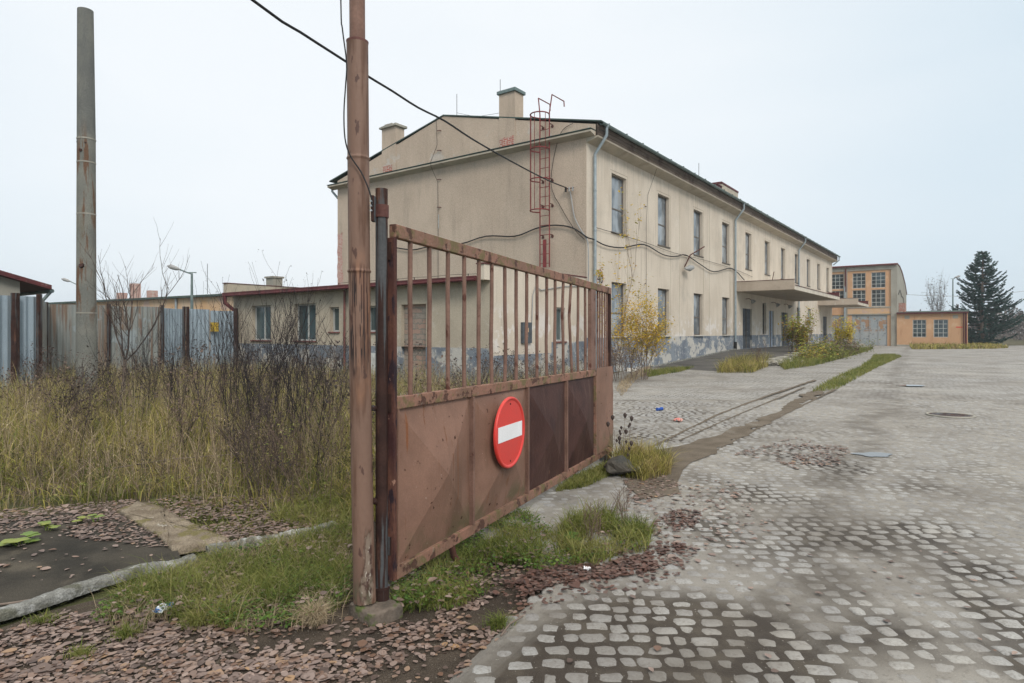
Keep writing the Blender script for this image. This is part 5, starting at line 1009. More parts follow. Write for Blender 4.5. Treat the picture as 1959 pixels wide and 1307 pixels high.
# ---- weeds with branching stems, instanced into one mesh
def weed_template(seed, h=1.0, heads=True, dens=9):
    r = random.Random(seed); m = MB()
    def tb(pts, r0): m.tube(pts, [r0 * (1 - .6 * i / (len(pts) - 1)) for i in range(len(pts))], 3, cap=False)
    bx_, by_ = r.uniform(-.12, .12), r.uniform(-.12, .12); main = [(bx_ * f * f, by_ * f * f, h * f) for f in (0, .3, .6, .85, 1)]; tb(main, .0045)
    tips = [main[-1]]
    for i in range(dens):
        f = r.uniform(.35, .95); a = r.uniform(0, 6.28); L = r.uniform(.10, .28) * h; p = Vector((bx_ * f * f, by_ * f * f, h * f)); q = p + Vector((math.cos(a) * L * .5, math.sin(a) * L * .5, L * .55)); e_ = q + Vector((math.cos(a) * L * .15, math.sin(a) * L * .15, L * .5)); tb([p, q, e_], .0025); tips.append(e_)
        if r.random() < .6: a2 = a + r.uniform(-1, 1); e2 = q + Vector((math.cos(a2) * L * .4, math.sin(a2) * L * .4, L * .35)); tb([q, e2], .002); tips.append(e2)
    if heads:
        for t in tips:
            for k in range(4):
                s = r.uniform(.006, .014); c = Vector(t) + Vector((r.uniform(-1, 1), r.uniform(-1, 1), r.uniform(-.6, .6))) * .018; d1 = Vector((r.uniform(-1, 1), r.uniform(-1, 1), r.uniform(-1, 1))).normalized() * s; d2 = d1.orthogonal().normalized() * s
                m.quad(c - d1, c + d2, c + d1, c - d2)
    else:
        for k in range(26):
            f = r.uniform(.15, 1); a = r.uniform(0, 6.28); c = Vector((bx_ * f * f, by_ * f * f, h * f)) + Vector((math.cos(a), math.sin(a), 0)) * r.uniform(.0, .12); d1 = Vector((r.uniform(-1, 1), r.uniform(-1, 1), -.8)).normalized() * .022; d2 = Vector((d1.y, -d1.x, 0)).normalized() * .006; m.quad(c - d1, c + d2, c + d1, c - d2)
    V = np.array(m.v); F = []
    for f in m.f: F.append(f if len(f) == 4 else (f[0], f[1], f[2], f[2]))
    return V, np.array([f for f in m.f if len(f) == 4])
def scatter(name, temps, P, hs, mat, label, cat):
    VV = []; FF = []; k = 0
    for i, p in enumerate(P):
        V, F = temps[i % len(temps)]; s = hs[i]; a = NR.uniform(0, 6.28); c, q = math.cos(a), math.sin(a); lx, ly = NR.normal(0, .14), NR.normal(0, .14); wf = .7 + .3 * s
        X = V[:, 0] * c - V[:, 1] * q; Y = V[:, 0] * q + V[:, 1] * c
        VV.append(np.stack([X * s + p[0] + lx * V[:, 2] * s, Y * s + p[1] + ly * V[:, 2] * s, V[:, 2] * s - .03], -1)); FF.append(F + k); k += len(V)
    o = npmesh(name, np.concatenate(VV), np.concatenate(FF), mat); tag(o, label, cat, kind='stuff'); return o
T1 = [weed_template(i) for i in range(6)]; T2 = [weed_template(20 + i, heads=False, dens=6) for i in range(4)]
P = infield(1700, 9, lambda p: (fbm(p[:, 0] * .45, p[:, 1] * .45, 15) > .44) & (p[:, 1] > 6.3)); scatter('dead_weeds', T1, P, NR.normal(.78, .16, len(P)).clip(.35, 1.2), BROWN, 'brown dead weeds with seed heads crowding the plot', 'weeds')
P = infield(3600, 8, lambda p: p[:, 1] > 5.5); scatter('dry_herbs', T2, P, NR.normal(.55, .14, len(P)).clip(.3, 1.0), STRAW, 'pale withered herbs between the grasses', 'weeds')
P = sample([(-7.5, 7.5), (-1.4, 6.2), (-1.3, 11), (-5, 14), (-9, 13)], 110); scatter('dark_weeds', T1, P, NR.normal(.98, .18, len(P)).clip(.5, 1.3), DARKST, 'dark grey brown dead stalks in the middle of the plot', 'weeds')
band = [(-8.5, 5.0), (-4.4, 5.15), (-3.5, 5.7), (-2.7, 5.2), (-2.0, 5.05), (-1.1, 5.2), (-.8, 6.1), (-2, 6.6), (-8.5, 6.8)]
P = sample(band, 260, (1.1, .45, 14)); scatter('edge_weeds', T2 + T1[:2], P, NR.normal(.34, .12, len(P)).clip(.12, .7), BROWN, 'low tangled brown weeds along the near edge of the plot', 'weeds')
P = sample(band, 80, (1.1, .46, 24)); scatter('edge_dark_weeds', T1, P, NR.normal(.42, .13, len(P)).clip(.15, .75), DARK2, 'low blackened weeds along the near edge of the plot', 'weeds')
P = sample(band, 6000, (1.3, .42, 34)); grass('edge_grass', P, (.13, .06), .006, (.3, 1.5), GREEN, 'short green grass along the near edge of the plot')
P = sample([G(*p) for p in [(262, 972), (330, 945), (560, 945), (640, 990), (420, 1028), (320, 985)]], 1600, (1.8, .34, 44)); grass('slab_grass', P, (.09, .05), .005, (.3, 1.5), GREEN, 'short grass between the mossy slab and the weeds')
# ---- woody shrubs, each a thing
def grow(m, tips, r, p, d, L, rad, lvl, spread=.5, up=.25, n=4, kids=3):
    pts = [Vector(p)]; dd = Vector(d).normalized()
    for i in range(n): dd = (dd + Vector((r.uniform(-1, 1), r.uniform(-1, 1), r.uniform(-.6, 1) * 1 + up)) * .16).normalized(); pts.append(pts[-1] + dd * L / n)
    m.tube(pts, [max(rad * (1 - .65 * i / n), .0015) for i in range(n + 1)], 4 if lvl > 0 else 3, cap=False); tips.append((pts[-1], dd))
    if lvl == 0:
        tips.append((pts[n // 2], dd)); return
    for k in range(kids):
        f = r.uniform(.25, .98); i = min(int(f * n), n - 1); q = pts[i].lerp(pts[i + 1], f * n - i); a = r.uniform(0, 6.28); o = Vector((math.cos(a), math.sin(a), up)).normalized()
        grow(m, tips, r, q, (dd * (1 - spread) + o * spread), L * r.uniform(.38, .62), rad * .5, lvl - 1, spread, up, n, kids)
def leafquads(centers, size, r, flat=.3, asp=.55):
    V = []; F = []
    for c in centers:
        s = size * r.uniform(.6, 1.3); d1 = Vector((r.gauss(0, 1), r.gauss(0, 1), r.gauss(0, flat))).normalized(); nn = Vector((r.gauss(0, .6), r.gauss(0, .6), 1)).normalized(); d2 = d1.cross(nn).normalized(); k = len(V)
        V += [c - d1 * s, c + d2 * s * asp, c + d1 * s, c - d2 * s * asp]; F.append((k, k + 1, k + 2, k + 3))
    return V, F
def shrub(name, label, cat, loc, h, seed, stems, lvl, mat, spread=.45, base=.12, rad=.008, kids=5, leaf=None, nleaf=0, ls=.02, group=None, lean=.3, jit=.05, lmin=0.0, up=.25):
    r = random.Random(seed); e = empty(name, (*loc, -.03), 0, label, cat, group); m = MB(); tips = []
    for i in range(stems):
        a = r.uniform(0, 6.28); b = r.uniform(0, base); p = (b * math.cos(a), b * math.sin(a), 0); k = r.uniform(.0, lean)
        grow(m, tips, r, p, (k * math.cos(a), k * math.sin(a), 1), h * r.uniform(.6, 1), rad, lvl, spread, up, 5, kids)
    m.build('branches', mat, e)
    if leaf:
        cs = []
        tp = [t for t in tips if t[0].z > lmin * h] or tips
        for i in range(nleaf): t = r.choice(tp); cs.append(t[0] + Vector((r.gauss(0, jit), r.gauss(0, jit), r.gauss(0, jit))))
        V, F = leafquads(cs, ls, r); npmesh('leaves', V, F, leaf, e)
    return e
vs = []
for i in range(4): vs.append(shrub('bare_shrub', 'x', 'shrub', (0, 0), 1.8, 100 + i, 4, 2, DARK2, .30, .16, .009, 5, DARK2, 260, .012, 'bare dark shrubs in the overgrown plot', .2, .018))
spots = [(432, 9.5, 2.05, 'tall bare shrub in front of the yellow plate on the fence'), (492, 8.6, 2.15, 'bare dark shrub before the leftmost annex window'), (462, 9.8, 1.6, 'bare shrub in front of the annex red downpipe'), (545, 8.8, 1.9, 'bare dark shrub between the two wide annex windows'), (570, 8.2, 2.2, 'tallest bare shrub in front of the wide annex window'),
         (596, 7.6, 1.75, 'bare dark shrub under the right edge of the wide annex window'), (520, 7.8, 1.7, 'thick dark bare shrub below the gap between annex windows'), (395, 9, 1.7, 'bare shrub before the right hand blue fence sheet'), (335, 10, 1.65, 'bare shrub before the narrow blue fence sheet'), (292, 10.5, 1.7, 'bare shrub to the right of the small leafless tree'), (255, 9.5, 1.55, 'bare shrub in front of the brown fence sheets'),
         (215, 10, 1.5, 'bare shrub just right of the concrete pole foot'), (60, 11, 1.3, 'low bare shrub before the left blue fence sheets'), (640, 9, 1.5, 'thin bare shrub under the small annex window'), (440, 7.5, 1.3, 'low dark bare shrub in the middle of the tall grass'),
         (560, 6.6, 1.15, 'nearest black bare shrub, low in front of the annex wall'), (480, 6.9, 1.2, 'black bare shrub standing nearest the leaf covered slab'), (610, 7.0, 1.3, 'black bare shrub closest to the brown pole'), (350, 7.6, 1.1, 'lone low black shrub among the yellow grass'), (120, 8.2, 1.1, 'low black shrub left of the concrete pole foot')]
for i, (u, Y, h, lab) in enumerate(spots):
    o = vs[i] if i < 4 else copy_tree(vs[i % 4]); o.location = (*P2(u, Y), -.03); o.scale = (h / 2.2,) * 3; o.rotation_euler = (0, 0, i * 1.3); o['label'] = lab
shrub('spreading_shrub', 'arching bare shrub with thin curved twigs beside the small annex window', 'shrub', P2(655, 15), 1.6, 131, 5, 2, DARKST, .5, .15, .012, 5, lean=.8)
tr = empty('leafless_tree', (*P2(232, 13), -.03), 0, 'small leafless tree with forked branches in front of the fence', 'tree'); r_ = random.Random(5)
tips = []; m = MB(); tk = MB(); tk.tube([(0, 0, 0), (.05, 0, .5), (.08, 0, 1.0)], [.05, .042, .035], 8); tk.build('trunk', M['wood'], tr)
for d in ((-.35, 0, 1), (.0, .2, 1), (.35, -.1, .9), (.6, .1, .75), (-.1, -.2, 1)): grow(m, tips, r_, (.08, 0, .95), d, R.uniform(1.6, 2.0), .015, 2, .36, .15, 6, 5)
m.build('crown', DARKST, tr)
# fallen bent dark shrub near the slab and seed-head stalks
e = shrub('withered_bush', 'low withered bush with leaning dark twigs beside the mossy slab', 'bush', P2(500, 5.9), .85, 140, 9, 2, DARKST, .45, .2, .005, 6, BROWN, 500, .012, None, .9, .03)
e = shrub('twiggy_heap', 'flattened heap of bare twigs left of the brown pole', 'bush', P2(600, 5.6), .8, 141, 8, 2, BROWN, .5, .25, .004, 5, GREEN, 250, .012, None, 1.2, .04)
e = shrub('leaning_weed', 'dark drooping seed heads leaning left in the tall grass', 'weed', P2(165, 8.5), 1.15, 142, 7, 1, DARKST, .5, .1, .006, 9, DARKST, 700, .016, None, .9, .03, .4)
e = shrub('leaning_weed', 'dark seed heads leaning right below the annex', 'weed', P2(520, 6.3), .95, 143, 6, 1, DARKST, .5, .1, .005, 8, DARKST, 500, .012, None, .9, .025, .4)
# behind the gate bars
P = sample([(-.5, 7), (1.0, 9.5), (2.0, 16), (-.5, 17), (-1.5, 10)], 90); scatter('seed_heads', T1, P, NR.normal(.85, .15, len(P)), DARKST, 'dark seed heads of wild carrot seen through the gate bars', 'weeds')
# corner bush and birch
e = shrub('yellow_bush', 'golden yellow autumn bush at the building corner behind the gate end', 'bush', P2(1214, 20.5), 2.0, 150, 12, 2, BROWN, .5, .5, .012, 5, YEL, 6500, .036, None, .35, .12, .12)
e = shrub('brown_bush', 'brown leafless undergrowth at the left foot of the yellow bush', 'bush', P2(1188, 19.6), .95, 151, 12, 2, BROWN, .5, .5, .01, 6, BROWN, 1500, .03, None, .6, .1)
e = shrub('birch_sapling', 'slim birch sapling with sparse orange leaves against the front wall', 'sapling', P2(1180, 21), 3.9, 152, 2, 2, BROWN, .3, .12, .013, 6, YEL, 520, .05, None, .06, .06, .4, .9)
# bushes along the ramp
def bl(x, o_): p = lw(x, -o_, 0); return (p[0], p[1])
shrub('ramp_bush', 'yellow green bush rising beside the loading ramp', 'bush', P2(1523, 33.5), 1.9, 160, 18, 2, BROWN, .28, .55, .014, 5, YG, 3000, .065, None, .3, .09, .10, .5)
shrub('bright_yellow_bush', 'bright yellow bush at the far end of the platform', 'bush', P2(1617, 45), 1.7, 161, 12, 2, BROWN, .35, .5, .016, 4, YBR, 1500, .075, None, .35, .12)
for i, (u, Y, h, lab) in enumerate(((1556, 35.5, .95, 'low weedy bush just right of the ramp bush'), (1578, 38, 1.2, 'low green bush between the ramp bush and the yellow bush'), (1600, 41, 1.3, 'reddish green bush at the left of the bright yellow bush'), (1633, 44, 1.0, 'low dark green bush right of the bright yellow bush'), (1592, 36, .6, 'ankle high green bush nearest the road beyond the ramp'), (1540, 31.5, .7, 'low reddish bush at the foot of the ramp bush'))):
    shrub('verge_bush', lab, 'bush', P2(u, Y), h * .68, 165 + i, 12, 2, BROWN, .55, .8, .012, 5, (GREEN, YG, BROWN, GREEN, GREEN, YG)[i], 1100, .06, 'low bushes along the loading platform', .7, .22)
shrub('ramp_weed', 'thin dead weed leaning at the ramp edge', 'weed', P2(1455, 26), .95, 175, 4, 2, BROWN, .45, .1, .008, 5, BROWN, 150, .02, None, .5, .04)
def tuft(poly, n, h, w_, mat, name, label, edge=None, bend=(.2, 1.1), z0=-.02): return grass(name, sample(poly, n, edge), h, w_, bend, mat, label, z0=z0)
tuft([G(*p) for p in [(1370, 714), (1400, 697), (1440, 690), (1480, 690), (1470, 702), (1440, 714)]], 4200, (.42, .14), .014, MEADOW, 'ramp_edge_grass', 'clump of yellow green grass at the foot of the ramp', z0=0)
tuft([G(*p) for p in [(1552, 752), (1575, 738), (1600, 722), (1640, 706), (1665, 690), (1672, 680), (1712, 679), (1725, 683), (1680, 703), (1655, 716), (1620, 736), (1600, 746)]], 12000, (.12, .05), .012, GREEN, 'median_grass', 'strip of short grass splitting the road lanes', edge=(1.0, .36), z0=0)
tuft([G(*p) for p in [(1500, 708), (1560, 700), (1620, 684), (1660, 672), (1670, 668), (1600, 678), (1540, 690), (1490, 700)]], 9000, (.3, .12), .02, GREEN, 'platform_verge_grass', 'rough grass along the foot of the loading platform', z0=0)
tuft([G(*p) for p in [(1745, 668.5), (1840, 668), (1900, 667.5), (1930, 666), (1880, 661), (1740, 662)]], 6000, (.35, .12), .06, MEADOW, 'far_verge_grass', 'thin grass verge along the low orange building', z0=0)
tuft([G(*p) for p in [(1230, 712), (1290, 706), (1330, 704), (1300, 712), (1240, 722)]], 2600, (.12, .05), .014, GREEN, 'wall_foot_grass', 'short green grass between bush and ramp', z0=0)
# near grass: verge before the kerb, island under the gate
verge = [G(*p) for p in [(170, 1190), (250, 1130), (370, 1090), (450, 1060), (560, 1040), (640, 1022), (672, 1000), (668, 1150), (600, 1195), (470, 1215), (330, 1180), (260, 1215)]]
P = sample(verge, 11000, (3.0, .46, 61)); grass('verge_grass', P, (.11, .045), .0042, (.3, 1.3), GREEN, 'green grass verge between kerb and brown pole', z0=-.012, hn=.6 + .9 * fbm(P[:, 0] * 3, P[:, 1] * 3, 4))
P = sample(verge, 3500, (2.6, .36, 71)); grass('verge_dry_grass', P, (.10, .04), .003, (.3, 1.2), STRAW, 'dry blades mixed into the verge grass', z0=-.012)
isl = [G(*p) for p in [(745, 1175), (760, 1040), (830, 1020), (900, 990), (1000, 985), (1060, 1010), (1150, 1000), (1240, 1015), (1240, 1055), (1120, 1085), (1010, 1100), (940, 1130), (880, 1165)]]
P = sample(isl, 9000, (3.2, .47, 62)); grass('gate_grass', P, (.085, .04), .0045, (.3, 1.3), GREEN, 'bright green grass growing under the open gate', z0=-.005, hn=.6 + .9 * fbm(P[:, 0] * 3, P[:, 1] * 3, 5))
P = sample([G(*p) for p in [(1060, 1070), (1080, 1000), (1150, 985), (1250, 1020), (1240, 1060), (1140, 1090)]], 2000, (3, .42, 6)); grass('gate_tussock', P, (.13, .055), .0055, (.3, 1.1), GREEN, 'taller grass tussock in front of the gate panels', z0=0)
P = sample([G(*p) for p in [(1060, 945), (1100, 915), (1160, 892), (1170, 912), (1120, 935)]], 3500); grass('mossy_grass', P, (.07, .03), .006, (.3, 1.1), GREEN, 'patch of short mossy grass below the gate end', z0=.0)
P = sample([G(*p) for p in [(1172, 912), (1178, 880), (1215, 868), (1280, 885), (1285, 912), (1230, 925)]], 2600); grass('end_tuft', P, (.2, .08), .006, (.2, 1.0), MEADOW, 'tuft of dry and green grass beside the boulder', z0=0)
P = sample([G(*p) for p in [(520, 1005), (540, 960), (600, 915), (672, 880), (676, 1015), (600, 1015)]], 5200, (1.6, .36, 8)); grass('low_green_grass', P, (.14, .06), .006, (.3, 1.2), GREEN, 'low green grass left of the brown pole')
P = sample([G(*p) for p in [(1178, 745), (1200, 720), (1240, 700), (1250, 712), (1215, 730), (1190, 760)]], 1500); grass('leafy_verge', P, (.10, .05), .012, (.2, 1.0), STRAW, 'dry verge along the paving towards the corner bush', z0=0)
P = sample([G(*p) for p in [(660, 990), (640, 950), (680, 900), (900, 860), (1130, 850), (1120, 880), (950, 930), (760, 1000)]], 9000, (2, .35, 3)); grass('back_grass', P, (.18, .08), .007, (.2, 1.0), MEADOW, 'mixed grass just behind the gate', z0=-.02)
for i, (u, v, n, h, lab) in enumerate(((955, 1196, 260, .07, 'small round grass tuft near the cobbles'), (375, 1195, 300, .09, 'grass tuft right beside the wrapper'), (600, 1190, 420, .12, 'dry grass tuft left of the footing'), (240, 1215, 200, .06, 'small grass tuft in the leaves below the kerb'), (155, 1250, 150, .05, 'tiny grass tuft in the leaves near the left corner'), (80, 1190, 160, .06, 'grass tuft against the front of the kerb'))):
    x, y = G(u, v); a = NR.uniform(0, 6.28, n); q = np.abs(NR.normal(0, .03, n)); grass('grass_tuft', np.stack([x + q * np.cos(a) * 1.4, y + q * np.sin(a) * 1.2], -1), (h, h * .3), .0035, (.3, 1.4), STRAW if i == 2 else GREEN, lab, 'grass tuft', z0=-.01, kind=None)['group'] = 'grass tufts in the leaf litter'
# small clover-like ground cover leaves
def cover(name, P, size, mat, label, z=(.0, .06)):
    r = random.Random(9); cs = [Vector((p[0], p[1], r.uniform(*z))) for p in P]; V, F = leafquads(cs, size, r, .15, .7); o = npmesh(name, V, F, mat); tag(o, label, 'ground cover', kind='stuff')
LUSH = leafm('lush_leaves', [(.045, .09, .018, 1), (.08, .15, .03, 1), (.16, .23, .04, 1)], .5, 2, .3, .25)
cover('ground_herbs', np.vstack([sample(isl, 3600, (2.6, .45, 63)), sample(verge, 2600, (2.6, .52, 64))]), .012, LUSH, 'small lush herb leaves among the grass', (.0, .07))
cover('field_herbs', infield(36000, 5.6), .015, GREEN, 'small green leaves low in the overgrown plot', (.0, .22))
def rosette(u, v, n, s, label, mat=LUSH, hz=.09):
    x, y = G(u, v); e = empty('leafy_plant', (x, y, 0), 0, label, 'plant'); r = random.Random(u); 
    for k in range(n):
        a = r.uniform(0, 6.28); d = r.uniform(.3, 1) * s * 1.5; c = Vector((d * math.cos(a), d * math.sin(a), r.uniform(.5, 1) * hz)); m = MB(); q = []; N = 14; sz = s * r.uniform(.55, 1)
        for j in range(N):
            b = 2 * math.pi * j / N; rr = sz * (1 + .13 * math.cos(5 * b) + .05 * r.uniform(-1, 1)) * (.55 if j == 0 else 1); q.append(c + Vector((rr * math.cos(b + a), rr * math.sin(b + a), -.18 * sz + .05 * sz * math.sin(3 * b))))
        m.add([c] + q, [(0, 1 + j, 1 + (j + 1) % N) for j in range(N)], True); m.tube([(0, 0, 0), c * .6 + Vector((0, 0, -.01)), c], .003, 4); m.build('leaf', mat, e)
    return e
BIGL = leafm('coltsfoot_leaves', [(.07, .15, .03, 1), (.14, .24, .05, 1), (.25, .30, .06, 1), (.36, .33, .07, 1)], .45, 3, .45, .25, spec=.4)
rosette(38, 1048, 9, .075, 'large pale green coltsfoot plant at the asphalt edge', BIGL); rosette(88, 1020, 6, .05, 'smaller green plant to the right of the large coltsfoot', BIGL); rosette(150, 1003, 3, .05, 'small coltsfoot plant left of the mossy slab', BIGL); rosette(182, 1005, 3, .045, 'small green plant just left of the slab corner', BIGL)
e = rosette(1095, 1045, 9, .045, 'dandelion like plant with upright leaves in front of the gate'); 
# teasel stalks by the gate end, stalks before the gate
def stalks(u, v, n, h, label, head=.014, sp_=.12, seed=1):
    x, y = G(u, v); e = empty('seed_stalks', (x, y, 0), 0, label, 'dry plant'); r = random.Random(seed); m = MB()
    for k in range(n):
        a = r.uniform(0, 6.28); b = r.uniform(0, sp_); hh = h * r.uniform(.5, 1); p = Vector((b * math.cos(a), b * math.sin(a), 0)); t = p + Vector((r.uniform(-.1, .1), r.uniform(-.1, .1), hh)); md = p.lerp(t, .5) + Vector((r.uniform(-.02, .02), 0, 0)); m.tube([p, md, t], [.003, .0025, .0016], 4)
        if head: hd = MB(); hd.tube([t - Vector((0, 0, head)), t, t + Vector((0, 0, head)), t + Vector((0, 0, head * 1.8))], [.002, head * .8, head, head * .3], 7); hd.build('seed_head', DARKST, e)
        for j in range(3 if head else 6):
            f = r.uniform(.3, .9); q = p.lerp(t, f); a = r.uniform(0, 6.28); q2 = q + Vector((math.cos(a) * .05, math.sin(a) * .05, r.uniform(.02, .09))); m.tube([q, q2], .0014, 3)
            if head and r.random() < .6: hd = MB(); hd.tube([q2, q2 + Vector((0, 0, head)), q2 + Vector((0, 0, head * 1.8))], [.002, head * .7, head * .2], 6); hd.build('seed_head', DARKST, e)
    m.build('stem', BROWN, e)
stalks(1196, 905, 7, .62, 'dry stalks with dark seed heads beside the gate end', .022, .13, 3)
stalks(1130, 1040, 12, .34, 'bare brown stalks in the grass before the gate panels', 0, .12, 4); stalks(1180, 1005, 8, .30, 'thin leaning dry stalks at the right of the gate grass', 0, .15, 6)
# ---- fallen leaves
def litter(name, P, size, mat, label, z=.0, zs=.02):
    n = len(P); a = NR.uniform(0, 2 * np.pi, n); s = size * np.exp(NR.normal(0, .38, n)); asp = NR.uniform(.27, .47, n); tilt = NR.normal(0, .09, (n, 2)); cu = NR.uniform(-.05, .4, n)
    L = np.array([(-1, 0), (-.72, .62), (-.1, 1), (.55, .68), (1.05, 0), (.55, -.68), (-.1, -1), (-.72, -.62), (0, 0)]); V = np.zeros((n, 9, 3), np.float32); zz = z + NR.rand(n) * zs
    for k, (lx, ly) in enumerate(L):
        X = lx * s * .5; Y = ly * s * asp; V[:, k, 0] = P[:, 0] + X * np.cos(a) - Y * np.sin(a); V[:, k, 1] = P[:, 1] + X * np.sin(a) + Y * np.cos(a)
        V[:, k, 2] = zz + .3 * s + X * tilt[:, 0] + Y * tilt[:, 1] + (abs(ly) * cu - .15 + (.25 * (lx > 1) + .3 * (lx == -1)) * cu) * s * .5 - .25 * s
    b = (np.arange(n) * 9)[:, None]; F = np.concatenate([b + np.array([q]) for q in ([0, 1, 2, 8], [8, 2, 3, 4], [8, 4, 5, 6], [0, 8, 6, 7])], 0)
    o = npmesh(name, V, F, mat); tag(o, label, 'fallen leaves', kind='stuff')
pool = []
for poly, n, e_ in (([(-300, 1400), (-300, 1240), (0, 1205), (130, 1165), (300, 1190), (520, 1190), (700, 1180), (800, 1190), (900, 1140), (980, 1130), (1010, 1190), (960, 1225), (880, 1240), (840, 1250), (600, 1330)], 4300, (2.5, .38, 7)),
                    ([(-300, 1400), (-300, 1240), (600, 1250), (850, 1250), (930, 1290), (900, 1330)], 650, None), ([(850, 1330), (900, 1215), (1010, 1150), (1060, 1160), (960, 1240), (940, 1330)], 220, None), ([(150, 1185), (420, 1080), (640, 1030), (672, 1080), (660, 1160), (400, 1200)], 700, None), ([(760, 1110), (900, 1060), (1010, 1010), (1250, 1060), (1000, 1110), (850, 1190)], 900, None)):
    pool.append(sample([G(*p) for p in poly], n, e_))
P = np.vstack([sample(verge, 520, (2.2, .42, 19)), sample(isl, 420, (2.2, .42, 29))]); litter('leaves_in_grass', P, .029, LEAF, 'fallen leaves caught in the grass', .02, .05)
litter('leaf_litter', np.vstack(pool), .029, LEAF, 'brown and pinkish fallen leaves covering the near verge', -.008, .012)
P = np.vstack([sample([G(*p) for p in [(960, 1120), (1050, 1090), (1150, 1085), (1250, 1060), (1300, 1040), (1310, 1060), (1270, 1095), (1180, 1112), (1060, 1125), (1000, 1150)]], 1250, (4, .38, 12)), sample([G(*p) for p in [(940, 1140), (1060, 1080), (1270, 1040), (1340, 1050), (1290, 1120), (1100, 1150), (1010, 1180)]], 420), sample([G(*p) for p in [(1230, 1020), (1290, 975), (1350, 985), (1370, 1000), (1330, 1015), (1310, 1040)]], 260, (3, .42, 3))])
litter('red_leaf_drift', P, .030, LEAFR, 'drift of damp reddish leaves along the edge of the cobbles', .01, .02)
P = np.vstack([sample([G(*p) for p in [(1180, 985), (1250, 920), (1400, 925), (1500, 1010), (1400, 1060), (1300, 1100)]], 420), sample([G(*p) for p in [(1190, 910), (1270, 905), (1300, 930), (1260, 960), (1200, 960)]], 260), sample([G(*p) for p in [(1400, 872), (1520, 840), (1620, 858), (1640, 885), (1540, 905)]], 800, (3, .5, 9)), sample([G(*p) for p in [(1000, 1210), (1100, 1120), (1959, 1000), (1959, 1300), (1100, 1300)]], 45), sample([G(*p) for p in [(1178, 745), (1200, 715), (1260, 700), (1265, 712), (1215, 735), (1190, 760)]], 900)])
litter('scattered_leaves', P, .032, LEAF, 'scattered fallen leaves on the paving', .02, .006)
P = np.vstack([sample([G(*p) for p in [(-200, 1170), (0, 1050), (140, 1000), (330, 1030), (350, 1085), (200, 1130)]], 75), sample([G(*p) for p in [(100, 1030), (200, 985), (290, 970), (440, 1042), (330, 1055), (260, 1050)]], 800, (4, .42, 2)), sample([G(*p) for p in [(-300, 1010), (250, 960), (300, 990), (100, 1010), (0, 1030)]], 1300), sample([G(*p) for p in [(270, 972), (330, 950), (640, 960), (660, 1010), (460, 1045), (400, 1045)]], 2300, (2, .35, 3))])
litter('pad_leaves', P, .030, LEAF, 'fallen leaves blown over the asphalt pad and slab', .022, .012)
# ---- spruce
sx, sy = P2(1879, 71); spc = empty('spruce_tree', (sx, sy, 0), 0, 'dark green spruce tree beside the low orange building', 'tree'); r_ = random.Random(3)
m = MB(); m.tube([(0, 0, 0), (0, 0, 5), (.1, 0, 10.6)], [.22, .14, .02], 8); m.build('trunk', M['wood'], spc)
V = []; F = []; bm_ = MB(); Hh = 10.9
for i in range(330):
    f = (int(i / 11) + r_.uniform(-.12, .12)) / 30; f = max(0, f); z = .45 + f * (Hh - .55); Rm = 5.0 * (1 - f) ** .85 * (1 if f > .12 else .72) + .15; L = Rm * r_.uniform(.62, 1.12); a = r_.uniform(0, 6.28); dr = Vector((math.cos(a), math.sin(a), 0))
    if math.cos(a) < 0 and .3 < f < .55: L *= .8
    k = max(3, int(L * 4)); pts = []
    for j in range(k + 1): g_ = j / k; pts.append(Vector((0, 0, z)) + dr * L * g_ + Vector((0, 0, L * (-.10 * math.sin(g_ * 2.6) + .30 * g_ ** 2.2 * (.7 + f)))))
    bm_.tube(pts, [.03 * (1 - .8 * j / k) for j in range(k + 1)], 3, cap=False)
    sd_ = Vector((-dr.y, dr.x, 0))
    for j in range(int(L * 34) + 9):
        g_ = r_.uniform(.12, 1) ** .8; q = pts[min(int(g_ * k), k - 1)].lerp(pts[min(int(g_ * k) + 1, k)], g_ * k - int(g_ * k) if g_ < 1 else 1); sgn = r_.choice((-1, 1)); ln = (.16 + .42 * (1 - g_)) * r_.uniform(.5, 1.1); d1 = (dr * r_.uniform(.3, 1) + sd_ * sgn * r_.uniform(.2, 1) + Vector((0, 0, r_.uniform(-.55, .25)))).normalized() * ln
        d2 = Vector((r_.gauss(0, 1), r_.gauss(0, 1), r_.gauss(0, 1))).cross(d1).normalized() * .045; kk = len(V); V += [q - d2, q + d2, q + d1 + d2 * .5, q + d1 - d2 * .5]; F.append((kk, kk + 1, kk + 2, kk + 3))
o = npmesh('crown', V, F, NEEDLE, spc); bm_.build('branches', BROWN, spc)
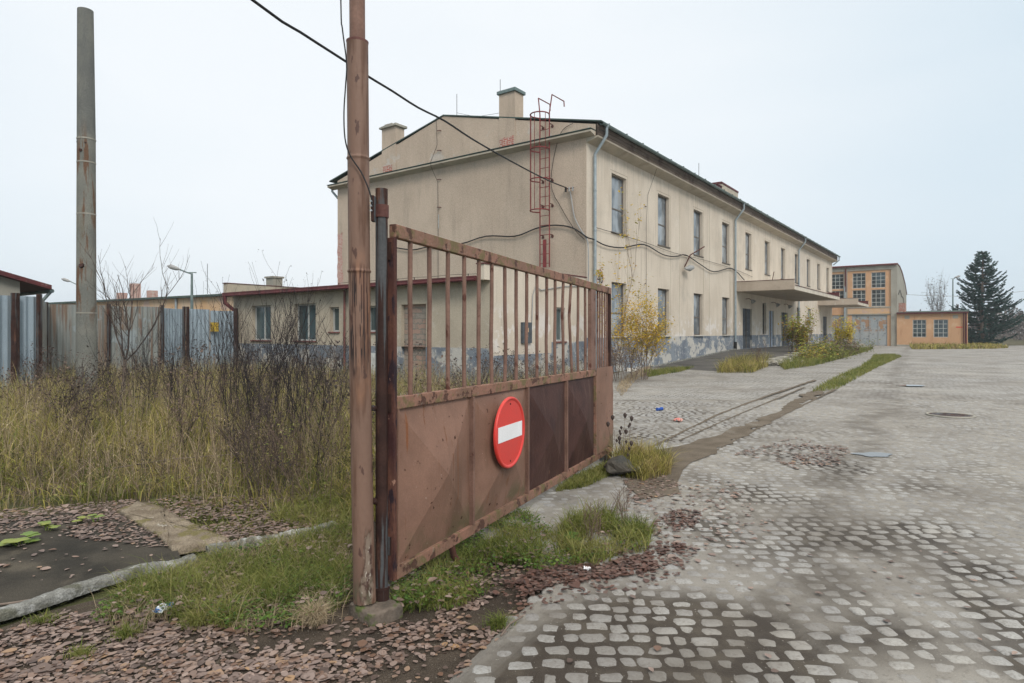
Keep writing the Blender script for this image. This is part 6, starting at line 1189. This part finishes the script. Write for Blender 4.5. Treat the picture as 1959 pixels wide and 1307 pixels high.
# ---- distant birch and woods
HZB = leafm('distant_twigs', [(.10, .09, .085, 1), (.14, .125, .115, 1), (.17, .15, .14, 1)], .9, .2, .5)
def faint_tree(name, u, Y, h, seed, label, w_=.35): x, y = P2(u, Y); return shrub(name, label, 'tree', (x, y), h, seed, 3, 2, HZB, .35, .3, .09, 9, HZB, 1400, .16, None, .12, .5, .2, .7)
faint_tree('distant_birch', 1790, 150, 10.0, 201, 'faint leafless birch beyond the low orange roof')
def woods(name, label, x0, x1, y0, y1, n, h0, h1, mat):
    r = random.Random(n); V = []; F = []
    for i in range(n):
        x = r.uniform(x0, x1); y = r.uniform(y0, y1); h = r.uniform(h0, h1); rr = h * r.uniform(.35, .55)
        for k in range(240):
            a = r.uniform(0, 6.28); q = r.random() ** .5 * rr; z = h * r.uniform(.03, 1); q *= math.sin(min(1, z / h * .8 + .25) * math.pi) ** .6; c = Vector((x + q * math.cos(a), y + q * math.sin(a), z)); s = r.uniform(.15, .5); d1 = Vector((r.gauss(0, .5), r.gauss(0, .5), r.gauss(.4, .8))).normalized() * s; d2 = d1.cross(Vector((r.gauss(0, 1), r.gauss(0, 1), r.gauss(0, 1)))).normalized() * s * .35; kk = len(V); V += [c - d1, c + d2, c + d1, c - d2]; F.append((kk, kk + 1, kk + 2, kk + 3))
    o = npmesh(name, V, F, mat); tag(o, label, 'woods', kind='stuff')
woods('distant_woods', 'grey misty bare thickets beyond the spruce', 70, 190, 96, 150, 120, 3.5, 6.5, HZB)
woods('far_woods', 'faint line of far woods on the horizon', -60, 330, 260, 330, 170, 7, 12, HZB)
m = MB(); m.box(-760, 760, -70, 960, -1.2, 26); hz = m.build('haze', None); hz['kind'] = 'stuff'
hm = bpy.data.materials.new('haze'); hm.use_nodes = True; hm.node_tree.nodes.clear(); ho = hm.node_tree.nodes.new('ShaderNodeOutputMaterial'); hv = hm.node_tree.nodes.new('ShaderNodeVolumePrincipled')
hv.inputs['Density'].default_value = .0007; hv.inputs['Color'].default_value = (.86, .92, .97, 1); hm.node_tree.links.new(hv.outputs[0], ho.inputs['Volume']); hz.data.materials.append(hm)
